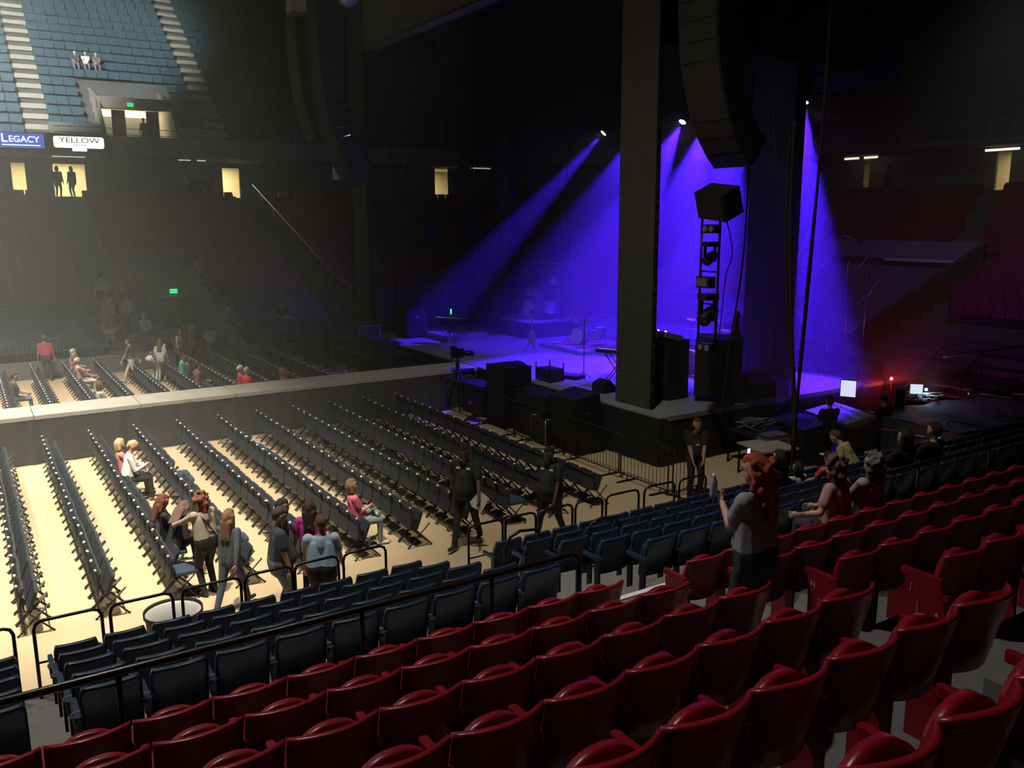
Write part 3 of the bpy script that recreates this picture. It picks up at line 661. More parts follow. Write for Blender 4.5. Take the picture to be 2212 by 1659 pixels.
# ------------------------------------------------------------------ trusses and lights
def truss(b, p, q, s=.3, r=.025, step=.6):
    p, q = Vector(p), Vector(q); t = (q-p).normalized(); u = t.cross(Vector((0, 0, 1))) if abs(t.z) < .9 else Vector((1, 0, 0)); u.normalize(); w = t.cross(u); L = (q-p).length; n = int(L/step)
    cs = [(u*a+w*c)*s/2 for a, c in ((-1, -1), (1, -1), (1, 1), (-1, 1))]
    for c in cs: b.tube([p+c, q+c], r, 5)
    for i in range(n):
        a = p+t*(L*i/n); e = p+t*(L*(i+1)/n)
        for k in range(4): b.tube([a+cs[k], e+cs[(k+1) % 4]], r*.6, 4)
t = thing('lighting_truss', 'black lattice truss carrying the violet moving lights', 'truss', (22.1, 25, 9.85)); b = MB(); truss(b, (0, -9, 0), (0, 9, 0), .35); stuff(b.build('lattice', 'blackmetal', t))
emat('violetlens', (.75, .6, 1), 28)
def mover(p, q, label, on=True, s=1.0):
    t = thing('moving_light', label, 'light', p); d = (Vector(q)-Vector(p)).normalized(); M = d.to_track_quat('Z', 'Y').to_matrix()
    b = MB(); b.box((0, 0, .36*s), (.32*s, .24*s, .12*s)); b.build('base', 'blackmetal', t)
    b = MB(); 
    for k in (-1, 1): b.bbox((-.04*s, k*.17*s-.015, -.08*s), (.04*s, k*.17*s+.015, .32*s))
    stuff(b.build('yoke', 'blackmetal', t))
    b = MB(); b.lathe([(.0, -.22*s), (.10*s, -.22*s), (.13*s, -.1*s), (.135*s, .12*s), (.125*s, .17*s), (.115*s, .17*s)], (0, 0, 0), 14, M); h = b.build('head', 'blackmetal', t)
    b = MB(); b.lathe([(.112*s, .165*s), (.08*s, .18*s), (.0, .185*s)], (0, 0, 0), 14, M); b.build('lens', 'violetlens' if on else 'glassy', h)
for i, (p, q, w, a) in enumerate(BEAMS[:4]):
    d = (Vector(q)-Vector(p)).normalized(); mover(tuple(Vector(p)-d*.22), q, ['violet moving light at the far end of the truss throwing a narrow beam', 'violet moving light just right of the near front column', 'violet moving light between the speaker hang and the rear column', 'brightest violet moving light at the near end of the truss'][i], s=1.1)
for i, (p, q, w, a) in enumerate(BEAMS[4:]):  # unseen wash fixtures added to fill the stage with violet
    d = (Vector(q)-Vector(p)).normalized(); mover(tuple(Vector(p)-d*.22), q, ['added violet wash light hidden behind the near front column', 'added violet wash light hidden behind the near speaker hang', 'added rear violet wash light above the back of the stage'][i], s=.8)
# ------------------------------------------------------------------ speaker hangs
def cabinet_mesh(w, d, h):
    b = MB(); b.add([(0, -w/2, -h/2), (d, -w/2*.82, -h*.36), (d, w/2*.82, -h*.36), (0, w/2, -h/2), (0, -w/2, h/2), (d, -w/2*.82, h*.36), (d, w/2*.82, h*.36), (0, w/2, h/2)], [(0, 1, 2, 3), (4, 7, 6, 5), (0, 4, 5, 1), (1, 5, 6, 2), (2, 6, 7, 3), (3, 7, 4, 0)]); c = b.mesh('cabinet', ['speaker'])
    b = MB(); b.bbox((-.02, -w/2+.03, -h/2+.02), (.0, w/2-.03, h/2-.02)); g = b.mesh('grille', ['grille']); return c, g
def hang(label, x, y, z, n, w, d, h, tilt0, dtilt, rz=0, grow=1.0):
    t = thing('line_array', label, 'speaker', (x, y, z), rz); c, g = cabinet_mesh(w, d, h); P = Vector((0, 0, 0)); a = tilt0
    b = MB(); b.bbox((-.05, -w/2, h*.52), (d+.1, w/2, h*.52+.08)); b.tube([(d/2, 0, h*.5), (d/2, 0, h*.5+6)], .02, 5); b.build('flying_frame', 'blackmetal', t)
    for i in range(n):
        M = Matrix.Rotation(a, 4, 'Y')
        o = put('cabinet', c, t, P); o.rotation_euler = (0, a, 0)
        put('grille', g, o)
        a2 = a-dtilt*(i/n*1.6+.2)
        # next cabinet hangs below: step down along the front edge
        P = P+Vector((math.sin((a+a2)/2)*-h, 0, -math.cos((a+a2)/2)*h)); a = a2
    return t
hang('long curved line array hanging by the far front column', 12.3, 33.6, 14.2, 19, 1.35, .95, .39, .02, .034)
hang('second line array close beside the long curved one', 12.0, 35.1, 14.2, 15, 1.15, .8, .36, .02, .03)
hang('black line array hanging over the near stage corner', 12.95, 13.45, 11.2, 12, 1.1, .72, .39, .04, .085)
t = thing('side_speaker', 'tilted black speaker box hanging under the near line array', 'speaker', (14.0, 13.7, 6.3)); b = MB(); b.box((0, 0, 0), (.55, .8, .6), rot('Y', -.4) @ rot('X', .12)); b.build('box', 'speaker', t); b = MB(); b.box((-.27, 0, -.11), (.02, .72, .5), rot('Y', -.4) @ rot('X', .12)); b.build('grille', 'grille', t)
t = thing('side_speaker', 'dark speaker box hanging beside the far rear drapes', 'speaker', (17.5, 34.5, 5.6)); b = MB(); b.box((0, 0, 0), (.9, .6, 1.15), rot('Z', .4)); b.build('box', 'speaker', t); b = MB(); b.tube([(0, 0, .5), (0, 0, 4.5)], .02, 4); b.build('cable', 'rubber', t)
# ladder of lights at the near stage corner
t = thing('light_ladder', 'hanging ladder truss with three fixtures by the near stage corner', 'truss', (14.6, 14.5, 0))
for k in (-1, 1): b = MB(); b.tube([(0, k*.28, 3.15), (0, k*.28, 6.0)], .03, 8); b.build('rail', 'blackmetal', t)
for z in (3.2, 4.0, 4.75, 5.4): b = MB(); b.tube([(0, -.28, z), (0, .28, z)], .02, 6); b.build('rung', 'blackmetal', t)
for z, lb, s in ((5.05, 'small moving light on the upper rung of the hanging ladder', .9), (3.72, 'bulky moving light on the lowest rung of the hanging ladder', 1.25)): mover((14.6, 14.5, z), (13, 14.4, z-1), lb, False, s)
t = thing('strobe_light', 'boxy strobe with a pale face on the middle rung of the ladder', 'light', (14.6, 14.6, 4.5)); b = MB(); b.box((0, 0, 0), (.2, .42, .26)); b.build('body', 'blackmetal', t); b = MB(); b.box((-.11, .02, 0), (.02, .33, .18)); b.build('face', 'greyplastic', t)
for z, lb in ((5.72, 'twin blinder box at the top of the hanging ladder'), (2.98, 'twin blinder box at the foot of the hanging ladder')):
    t = thing('blinder_box', lb, 'light', (14.6, 14.5, z)); b = MB(); b.box((0, 0, 0), (.18, .42, .2)); b.build('body', 'blackmetal', t)
    for k in (-1, 1): b = MB(); b.cyl((-.09, k*.1, 0), (-.1, k*.1, 0), .07, n=12); b.build('lamp', 'alu', t)
# cable bundles
def cable(label, pts, r, cat='cable', m='rubber'):
    b = MB(); P = [Vector(p) for p in pts]; Q = []
    for i in range(len(P)-1):
        p0, p1, p2, p3 = P[max(i-1, 0)], P[i], P[i+1], P[min(i+2, len(P)-1)]
        for s in range(5):
            t = s/5; Q.append(.5*((2*p1)+(-p0+p2)*t+(2*p0-5*p1+4*p2-p3)*t*t+(-p0+3*p1-3*p2+p3)*t**3))
    Q.append(P[-1]); b.tube(Q, r, 6); return tag(b.build('hanging_cable' if cat == 'cable' else cat, m), label, cat)
for i, (pts, r) in enumerate((([(14.5, 12.75, 8.2), (14.5, 12.6, 7.2), (14.5, 12.15, 7.86), (14.5, 12.3, 6.0), (14.5, 12.05, 3.6), (14.5, 11.8, 2.1), (14.5, 11.75, .05)], .028), ([(14.45, 12.16, 7.85), (14.45, 12.12, 6.0), (14.45, 11.95, 3.8), (14.45, 11.73, 2.0), (14.45, 11.7, .05)], .04), ([(14.5, 12.3, 7.6), (14.5, 12.28, 5.9), (14.5, 12.12, 4.0), (14.5, 11.85, 2.4), (14.5, 11.72, .05)], .03), ([(14.5, 11.5, 11), (14.5, 11.52, 7.6), (14.5, 11.6, 5.0), (14.5, 11.66, 3.4), (14.5, 11.72, 2.0), (14.5, 11.7, .05)], .03), ([(14.4, 11.38, 11), (14.4, 11.42, 7.6), (14.4, 11.55, 5.0), (14.4, 11.66, 2.0), (14.4, 11.68, .05)], .028), ([(15.2, 14.0, 9), (15.2, 14.0, 6), (15.2, 14.1, 4.5), (15.2, 14.35, 2.9), (15.2, 14.5, 1.25)], .02), ([(14.7, 14.15, 6), (14.75, 13.95, 5.2), (14.72, 14.1, 4.6), (14.7, 14.2, 3.2)], .012))):
    cable(['thick cable looping over and down beside the rear column', 'heaviest black cable of the bundle dropping to the floor', 'cable twisting along the heavy bundle', 'left of the two straight cables falling to the bundle foot', 'right of the two straight cables falling to the bundle foot', 'single cable hanging between the light ladder and the rear column', 'thin loose cable looped on the light ladder'][i], pts, r)
for i, (x, y) in enumerate(((16.5, 36.2), (18.9, 33.2), (19.3, 31.6), (23.0, 31.8), (19.0, 30.6))):
    cable(['cable hanging just right of the far front column', 'left of the thin cables hanging in front of the lit doorway', 'right of the thin cables hanging in front of the lit doorway', 'thin cable hanging in the violet haze', 'thin dark cable dropping behind the keyboard'][i], [(x, y, 10.6), (x+.05, y-.05, 7), (x+.15, y-.1, 4), (x+.2, y-.1, 1.3)], .035)
t = thing('tower_truss', 'dark lattice tower hanging behind the far side of the stage', 'truss', (18.4, 32.6, 1.23)); b = MB(); truss(b, (0, 0, 1.2), (0, 0, 9), .4, .03, .5); stuff(b.build('lattice', 'blackmetal', t))
for i, z in enumerate((3.6, 5.6)): mover((18.4, 32.6, z), (16, 32, z-1), ['dark moving light low on the lattice tower', 'dark moving light high on the lattice tower'][i], False, 1.2)
t = thing('hung_projector', 'dark projector hanging right of the far front column', 'projector', (17.0, 34.6, 8.55)); b = MB(); b.rbox((0, 0, 0), (.75, .45, .3), .1); b.build('body', 'speaker', t); b = MB(); b.cyl((-.3, 0, -.2), (-.35, .1, -.95), .12); b.build('lens_tube', 'speaker', t)
# mirror ball, white box, side screen
t = thing('mirror_ball', 'glinting mirror ball hanging at the top edge', 'mirror ball', (13, 31.6, 14.02)); b = MB(); b.ball((0, 0, 0), .46, 24, 16); b.sm = [False]*len(b.sm); b.build('mirrored_sphere', mat('mirrortile', (.75, .72, .65), .25, .5), t); b = MB(); b.tube([(0, 0, .4), (0, 0, 5)], .015, 5); b.build('cord', 'rubber', t)
t = thing('follow_spot_box', 'pale boxy fixture at the top edge above the far line array', 'light', (12, 34.3, 13.75)); b = MB(); b.bbox((-.3, -.3, 0), (.3, .3, .75)); b.build('shell', 'white', t); b = MB(); b.bbox((-.33, -.33, -.06), (.33, .33, 0)); b.build('base', 'greyplastic', t)
emat('screendark', (.03, .10, .10), .35); emat('screenwhite', (.7, .95, 1), 1.1); emat('screentext', (.75, .95, 1), .9)
t = thing('side_screen', 'glowing side screen reading HOL beyond the far front column', 'screen', (18.9, 45, 8.0)); RS = Matrix(((1, 0, 0), (0, 0, -1), (0, 1, 0)))
b = MB(); b.bbox((-1.6, 0, 0), (-.05, .06, 2.75)); b.build('panel', 'screendark', t)
b = MB(); b.bbox((-.92, -.02, 1.1), (-.22, 0, 2.6)); b.build('picture', 'screenwhite', t)
text('lettering', 'HOL', .5, (-.56, -.03, .82), RS, 'screentext', t, sx=.62); text('lettering', 'NEW SONGS', .11, (-.62, -.03, .35), RS, 'screentext', t)
# ------------------------------------------------------------------ barriers
def barrier(label, p, L, rz, h=1.08, group='crowd barriers', step=.115):
    t = thing('crowd_barrier', label, 'barrier', p, rz, group); b = MB(); r = .1
    b.tube([(0, 0, .12), (0, 0, h-r), (.03, 0, h-.03), (r, 0, h), (L-r, 0, h), (L-.03, 0, h-.03), (L, 0, h-r), (L, 0, .12)], .02, 6); b.build('frame', 'blackmetal', t)
    b = MB(); b.tube([(0, 0, .14), (L, 0, .14)], .016, 5); b.build('bottom_rail', 'blackmetal', t)
    b = MB(); n = int(L/step)
    for i in range(1, n): b.tube([(L*i/n, 0, .14), (L*i/n, 0, h)], .008, 4, caps=False)
    stuff(b.build('bars', 'blackmetal', t))
    for x in (L*.15, L*.85): b = MB(); b.bbox((x-.03, -.3, 0), (x+.03, .3, .03)); b.tube([(x, 0, 0), (x, 0, .14)], .016, 5); b.build('foot', 'blackmetal', t)
    return t
ys = [24.0, 21.75, 19.5, 17.25, 15.0]
for i, y in enumerate(ys): barrier('black crowd barrier between the chairs and the stage, '+ordw(4-i)+' from its near end', (12.42+.02*i, y, 0), 2.2 if i < 4 else 1.6, -PI/2)
barrier('short black crowd barrier turning the corner by the standing guard', (12.5, 13.25, 0), .95, .1)
for i in range(5): barrier('black crowd barrier beside the far chairs, '+ordw(i)+' from the runway', (12.0, 28.2+2.3*i, 0), 2.2, PI/2)
for i, x in enumerate((-5, -2.6, -.2, 2.2, 10.2, 12.5)): barrier('black fence panel at the foot of the far stand, '+ordw(i)+' from the left', (x, 37.25, .55), 2.3 if i != 3 else 2.3, 0, 1.0, 'fence panels of the far stand', .11)
for i, (p, L, a) in enumerate((((17.75, 12.1, 0), 1.75, -1.45), ((19.9, 11.6, 0), 1.1, -1.45), ((21.5, 11.3, 0), 1.1, -1.5))): barrier(['barrier in front of the blue covered table', 'second barrier beside the blue covered table', 'barrier at the right edge by the blue covered table'][i], p, L, a, 1.1, 'barriers beside the mixing area', .16)
# ------------------------------------------------------------------ boxes, cases and backline
def case(label, p, d, rz=0, m='casepanel', name='flight_case', cat='case', txt=None, wheels=True):
    t = thing(name, label, cat, p, rz); x, y, z = d; w = .1 if wheels else 0
    b = MB(); b.bbox((-x/2, -y/2, w), (x/2, y/2, z*.72)); b.build('body', m, t)
    b = MB(); b.bbox((-x/2, -y/2, z*.73), (x/2, y/2, z)); b.build('lid', m, t)
    b = MB(); r = .012
    for sx in (-1, 1):
        for sy in (-1, 1): b.bbox((sx*x/2-r, sy*y/2-r, w), (sx*x/2+r, sy*y/2+r, z))
        for zz in (w, z*.725, z): b.bbox((sx*x/2-r, -y/2, zz-r), (sx*x/2+r, y/2, zz+r)); b.bbox((-x/2, sx*y/2-r, zz-r), (x/2, sx*y/2+r, zz+r))
    stuff(b.build('edging', 'alu', t))
    if wheels:
        for sx in (-1, 1):
            for sy in (-1, 1): b = MB(); b.cyl((sx*(x/2-.1), sy*(y/2-.1)-.02, .05), (sx*(x/2-.1), sy*(y/2-.1)+.02, .05), .05, n=10); b.build('caster', 'rubber', t)
    if txt: text('lettering', txt, .14, (-x/2-.015, 0, z*.35), RXE, 'greyink', t)
    return t
def cab(label, p, d, rz=0, tilt=0, name='speaker_cabinet'):
    t = thing(name, label, 'speaker', p, rz); x, y, z = d; M = rot('Y', tilt)
    b = MB(); b.box((0, 0, z/2+.03), (x, y, z), M); b.build('box', 'speaker', t)
    b = MB(); b.box(M @ Vector((-x/2-.008, 0, 0))+Vector((0, 0, z/2+.03)), (.015, y*.93, z*.93), M); b.build('grille', 'grille', t)
    for sy in (-1, 1): b = MB(); b.box(M @ Vector((0, sy*y/2, z*.2))+Vector((0, 0, z/2+.03)), (.16, .02, .05), M); b.build('handle', 'alu', t)
    b = MB(); 
    for sy in (-1, 1): b.bbox((-x/2+.04, sy*y/2*.8-.04, 0), (x/2-.04, sy*y/2*.8+.04, .035))
    stuff(b.build('skid', 'rubber', t)); return t
S = 1.23
case('dark flight case with pale edging at the runway end', (13.35, 22.75, 0), (.8, 1.25, .95), txt='BON')
cab('tall black subwoofer stack beside the flight case', (13.2, 21.0, 0), (.9, 1.05, 1.75)); cab('second black subwoofer behind the tall stack', (13.25, 19.85, 0), (.7, .9, 1.2))
cab('large black floor speaker leaning below the near front column', (13.15, 17.6, 0), (.85, 1.1, 1.5), 0, -.14); cab('low black front-fill speaker left of the leaning speaker', (13.1, 18.9, 0), (.6, .8, 1.25))
t = thing('power_rack', 'metal framed power rack with cables on the floor behind the barrier', 'rack', (12.85, 18.55, 0))
b = MB(); b.bbox((-.22, -.3, .06), (.22, .3, .62)); b.build('body', 'casepanel', t); b = MB()
for sx in (-1, 1):
    for sy in (-1, 1): b.tube([(sx*.26, sy*.34, 0), (sx*.26, sy*.34, .75)], .014, 5)
    b.tube([(sx*.26, -.34, .75), (sx*.26, .34, .75)], .014, 5); b.tube([(-.26, sx*.34, .75), (.26, sx*.34, .75)], .014, 5)
stuff(b.build('tube_frame', 'alu', t))
cable('cable ring lying on the floor under the power rack', [(12.75+.5*math.cos(a), 18.5+.55*math.sin(a), .02) for a in [i*.7 for i in range(10)]], .014)
cable('coil of cable on the floor by the flight case', [(12.75+.35*math.cos(a), 21.9+.4*math.sin(a), .02+.004*i) for i, a in enumerate([i*.7 for i in range(18)])], .016)
# stage right speakers
cab('tall black side-fill speaker behind the near front column', (15.7, 17.0, S), (.75, .85, 1.55), .1)
t = cab('large black side-fill speaker standing on its corner by the stage edge', (16.75, 16.15, S+.12), (1.25, 1.2, 1.5), PI/4*.95)
for sx, sy in ((-.5, -.45), (.5, -.45), (-.5, .45), (.5, .45)): b = MB(); b.cyl((sx, sy-.03, -.06), (sx, sy+.03, -.06), .07, n=10); b.build('caster', 'rubber', t)
t = thing('mixer_box', 'small desk with two glowing lamps on the side-fill speaker', 'mixer', (15.6, 17.0, S+1.6)); b = MB(); b.box((0, 0, .08), (.6, .7, .14), rot('Y', .25)); b.build('desk', 'greyplastic', t)
emat('lamp', (.9, .9, 1), 6)
for k in (-1, 1): b = MB(); b.ball((-.12, k*.14, .2), .025, 8, 6); b.build('lamp', 'lamp', t)
t = thing('plush_figure', 'small dark yellowish figure standing on the big side-fill speaker', 'figurine', (17.15, 15.95, S+1.68)); b = MB(); b.lathe([(0, 0), (.13, 0), (.12, .08), (.07, .14), (.075, .3), (.06, .4), (.05, .44), (.08, .5), (.085, .57), (.05, .63), (0, .65)], n=12); b.build('body', mat('plush', (.22, .19, .07), .9), t)
def wedge(label, p, rz, s=1):
    t = thing('monitor_wedge', label, 'speaker', p, rz); b = MB(); y = .33*s
    b.prism([(-.28*s, 0), (.28*s, 0), (.28*s, .18*s), (.02*s, .42*s), (-.24*s, .3*s)], -y, y, (0, 0, 0), Matrix(((1, 0, 0), (0, 0, -1), (0, 1, 0)))); b.build('body', 'speaker', t)
    b = MB(); b.box((.16*s, 0, .3*s), (.02, .58*s, .34*s), rot('Y', -.75)); b.build('grille', 'grille', t); return t
wedge('low black monitor wedge at the near edge of the stage', (17.9, 15.85, S), 1.2, 1.25); wedge('dark monitor wedge behind the stage-edge mic stand', (18.5, 16.6, S), 1.6, 1.2)
wedge('small monitor wedge at the front lip of the stage', (14.75, 18.5, S), 0, .8); wedge('small monitor wedge by the runway end', (14.6, 22.6, S), 0, .7)
case('cubic dark case with pale edging at the rear of the stage', (22.6, 17.55, S), (.95, 1.1, .95), .1); t = thing('equipment_table', 'low dark table under the cubic case', 'table', (22.7, 16.6, S)); b = MB(); b.bbox((-.6, -.9, .38), (.6, .6, .42)); b.build('top', 'casepanel', t)
for sx in (-.55, .55):
    for sy in (-.85, .55): b = MB(); b.bbox((sx-.03, sy-.03, 0), (sx+.03, sy+.03, .38)); b.build('leg', 'blackmetal', t)
t = thing('amp_rack', 'short squat box with cables near the front of the stage', 'amplifier', (14.45, 20.7, S)); b = MB(); b.bbox((-.25, -.35, .03), (.25, .35, .38)); b.build('body', 'casepanel', t)
for sx in (-1, 1):
    for sy in (-1, 1): b = MB(); b.tube([(sx*.25, sy*.35, 0), (sx*.25, sy*.35, .55)], .02, 5); b.build('post', 'blackmetal', t)
# mic stands
def mic(label, p, h, boom=0, rz=0, tray=False):
    t = thing('mic_stand' if not tray else 'music_stand', label, 'mic stand' if not tray else 'music stand', p, rz)
    b = MB(); b.tube([(0, 0, .03), (0, 0, h)], .012, 6); b.build('pole', 'blackmetal', t)
    for a in (0, 2.1, 4.2): b = MB(); b.tube([(0, 0, .22), (.26*math.cos(a), .26*math.sin(a), .01)], .011, 5); b.build('leg', 'blackmetal', t)
    if boom: b = MB(); b.tube([(-.15, 0, h-.08), (boom, 0, h+boom*.5)], .009, 5); b.build('boom', 'blackmetal', t); b = MB(); b.ball((boom, 0, h+boom*.5), .03, 8, 6); b.build('microphone', 'alu', t)
    if tray: b = MB(); b.box((0, 0, h+.1), (.32, .5, .02), rot('Y', .9)); b.build('tray', 'blackmetal', t); b = MB(); b.box((.05, 0, h+.14), (.2, .3, .012), rot('Y', .9)); b.build('sheet', 'white', t)
    if not boom and not tray: b = MB(); b.ball((0, 0, h+.03), (.025, .025, .05), 8, 6); b.build('microphone', 'alu', t)
    return t
mic('straight microphone stand at the front of the stage', (15.45, 20.35, S), 1.75); mic('music stand with a tilted tray at the near stage edge', (17.9, 15.3, S), 1.85, tray=True, rz=2.2); mic('boom stand beside the big side-fill speaker', (18.1, 16.4, S), 1.1, .5, 2.5)
mic('boom stand in front of the far drum kit', (18.0, 28.0, S), 1.2, .5, 1.0); mic('boom stand over the violet drum kit', (19.9, 23.9, S), 1.35, .45, 2.6)
b = MB(); b.rbox((0, 0, .05), (.5, .9, .1), .05); t = tag(b.build('pedal_board', 'rubber', loc=(15.2, 20.75, S), rz=.4), 'dark effect pedal board at the foot of the mic stand', 'pedal board')
# ------------------------------------------------------------------ drum kits, keyboards, guitar
def drum(b, c, r, h, M=None): b.lathe([(0, 0), (r, 0), (r, h), (0, h)], c, 16, M)
def kit(label, p, rz, big=1.0, riser=None):
    t = thing('drum_kit', label, 'drum kit', p, rz); s = big
    def part(nm, c, r, h, ax, m='drumshell'):
        M = {'x': rot('Y', PI/2), 'z': None}.get(ax) if isinstance(ax, str) else rot('Y', ax)
        b = MB(); b.lathe([(r, 0), (r, h)], c, 18, M); o = b.build(nm, m, t)
        for k, z in enumerate((0, h)):
            b = MB(); b.lathe([(0, z), (r*.97, z)], c, 18, M); b.build('drumhead', 'drumhead', o)
            b = MB(); b.tube([(Vector(c)+((M @ Vector((r*1.02*math.cos(a*PI/9), r*1.02*math.sin(a*PI/9), z))) if M else Vector((r*1.02*math.cos(a*PI/9), r*1.02*math.sin(a*PI/9), z)))) for a in range(18)], .014, 4, closed=True); b.build('hoop', 'alu', o)
    part('bass_drum', (-.45*s, 0, .32*s), .30*s, .42*s, 'x')
    part('rack_tom', (-.25*s, -.22*s, .72*s), .15*s, .2*s, .3); part('rack_tom', (-.25*s, .2*s, .72*s), .16*s, .22*s, .3)
    part('floor_tom', (.2*s, -.55*s, .25*s), .21*s, .36*s, 'z'); part('floor_tom', (-.15*s, -.72*s, .22*s), .2*s, .34*s, 'z'); part('snare_drum', (.18*s, .32*s, .52*s), .18*s, .15*s, 'z', 'alu')
    for (x, y, z, r, a, bq) in ((-.35, .55, 1.12, .23, .2, 0), (-.4, -.55, 1.2, .25, -.2, 0), (.1, .62, .88, .19, .05, 0), (.15, -.85, 1.05, .24, .15, 0), (-.1, .05, 1.35, .2, .1, 0)):
        b = MB(); b.lathe([(0, .02), (.05*s, .012), (r*s, -.01)], (x*s, y*s, z*s), 18, rot('X', a)); cy_ = b.build('cymbal', 'brass', t)
        b = MB(); b.tube([(x*s, y*s, z*s), (x*s, y*s, .05)], .012, 5); 
        b.build('stand_pole', 'alu', cy_)
        for k in range(3): b = MB(); b.tube([(x*s, y*s, .25), (x*s+.22*math.cos(k*2.1), y*s+.22*math.sin(k*2.1), .01)], .009, 4); b.build('stand_leg', 'alu', cy_)
    b = MB(); b.lathe([(0, .5), (.16, .5), (.17, .56), (0, .58)], (.6*s, 0, 0), 14); b.tube([(.6*s, 0, .5), (.6*s, 0, .02)], .02, 6); b.build('throne', 'rubber', t)
    return t
mat('rug', (.45, .25, .22), .9, noise=.3, nscale=12)
t = thing('drum_riser', 'low riser with a pale rug under the violet drum kit', 'riser', (19.35, 25.2, S)); b = MB(); b.bbox((-1.3, -1.35, 0), (1.3, 1.35, .14)); b.build('platform', 'deck', t); b = MB(); b.bbox((-1.2, -1.25, .14), (1.2, 1.25, .155)); b.build('rug', 'rug', t)
kit('small drum kit with a violet lit bass drum in the middle of the stage', (19.3, 25.35, S+.16), .15, 1.0)
t = thing('drum_riser', 'tall dark riser under the big far drum kit', 'riser', (20.3, 30.0, S)); b = MB(); b.bbox((-1.4, -1.6, 0), (1.4, 1.6, .6)); b.build('platform', 'casepanel', t); b = MB(); b.bbox((-1.42, -1.62, .6), (1.42, 1.62, .64)); b.build('deck', 'deck', t)
kit('big drum kit with many cymbals on the dark riser', (20.3, 29.9, S+.64), .1, 1.25)
for lb, x, y0, y1, zt, zb in (('tall tubular frame behind the drum kits', 22, 29.42, 32.1, 3.98, S), ('tubular frame behind the near light ladder', 22, 19.9, 21.4, 4.05, S)):
    t = thing('tube_frame', lb, 'frame', (x, (y0+y1)/2, 0)); w = (y1-y0)/2
    b = MB(); b.tube([(0, -w, zt), (0, w, zt)], .045, 8); b.build('crossbar', 'alu', t)
    for k in (-1, 1): b = MB(); b.tube([(0, k*w*.98, zb), (0, k*w*.98, zt)], .025, 6); b.build('upright', 'alu', t)
t = thing('gong', 'round gong disc behind the far drum kit', 'gong', (21.6, 30.6, S+1.75)); b = MB(); b.lathe([(0, 0), (.5, 0), (.52, .04), (.5, .06), (0, .05)], (0, 0, 0), 22, rot('Y', PI/2)); b.build('disc', 'drumshell', t)
for k in (-1, 1): b = MB(); b.tube([(0, k*.6, -1.7), (0, k*.6, .65)], .02, 5); b.build('stand_post', 'blackmetal', t)
b = MB(); b.tube([(0, -.6, .65), (0, .6, .65)], .02, 5); b.build('stand_bar', 'blackmetal', t)
def keys(label, p, rz, laptop=False):
    t = thing('keyboard', label, 'keyboard', p, rz)
    for k in (-1, 1):
        for s in (-1, 1): b = MB(); b.tube([(k*.12, -.35*s, 0), (k*.12, .35*s, .86)], .016, 5); b.build('stand_tube', 'blackmetal', t)
    b = MB(); b.bbox((-.18, -.62, .87), (.18, .62, .97)); bd = b.build('body', 'casepanel', t)
    b = MB(); b.bbox((-.17, -.58, .97), (-.03, .58, .985)); b.build('white_keys', 'white', bd)
    return t
keys('keyboard on a crossed stand at the far side of the stage', (15.75, 29.3, S), .5); keys('keyboard on a crossed stand beside the near front column', (15.9, 19.35, S), .35)
emat('laptopscreen', (.05, .95, .6), 1.2)
t = thing('laptop', 'open laptop with a green glowing screen above the far keyboard', 'laptop', (15.75, 29.4, S+1.05)); b = MB(); b.bbox((-.12, -.17, 0), (.12, .17, .02)); b.build('base', 'blackmetal', t); b = MB(); b.box((.14, 0, .14), (.012, .36, .26)); l = b.build('lid', 'blackmetal', t); b = MB(); b.box((.13, .04, .14), (.008, .12, .2)); b.build('screen', 'laptopscreen', l)
t = thing('keyboard_platform', 'low platform with glowing edges behind the far keyboard', 'riser', (16.6, 30.6, S)); b = MB(); b.bbox((-.9, -1.2, 0), (.9, 1.2, .22)); b.build('platform', 'deck', t)
def guitar(label, p, rz):
    t = thing('guitar', label, 'guitar', p, rz)
    ring = [(.19*math.cos(a)*(1 if math.cos(a*2) > 0 else .85)*(1.0 if math.sin(a) < 0 else .78), .26*math.sin(a)) for a in [i*PI/10 for i in range(20)]]
    b = MB(); b.prism(ring, -.03, .03, (0, 0, .48), Matrix(((0, 0, 1), (1, 0, 0), (0, 1, 0)))); b.build('body', 'wood', t)
    b = MB(); b.bbox((-.015, -.03, .7), (.015, .03, 1.32)); b.build('neck', 'wood', t); b = MB(); b.bbox((-.02, -.045, 1.32), (.01, .045, 1.5)); b.build('headstock', 'rubber', t)
    for a in (.5, 2.6, 4.5): b = MB(); b.tube([(.05, 0, .35), (.3*math.cos(a), .3*math.sin(a), .01)], .012, 5); b.build('stand_leg', 'blackmetal', t)
guitar('guitar resting upright on a floor stand in front of the drum kits', (17.25, 25.85, S), .2)
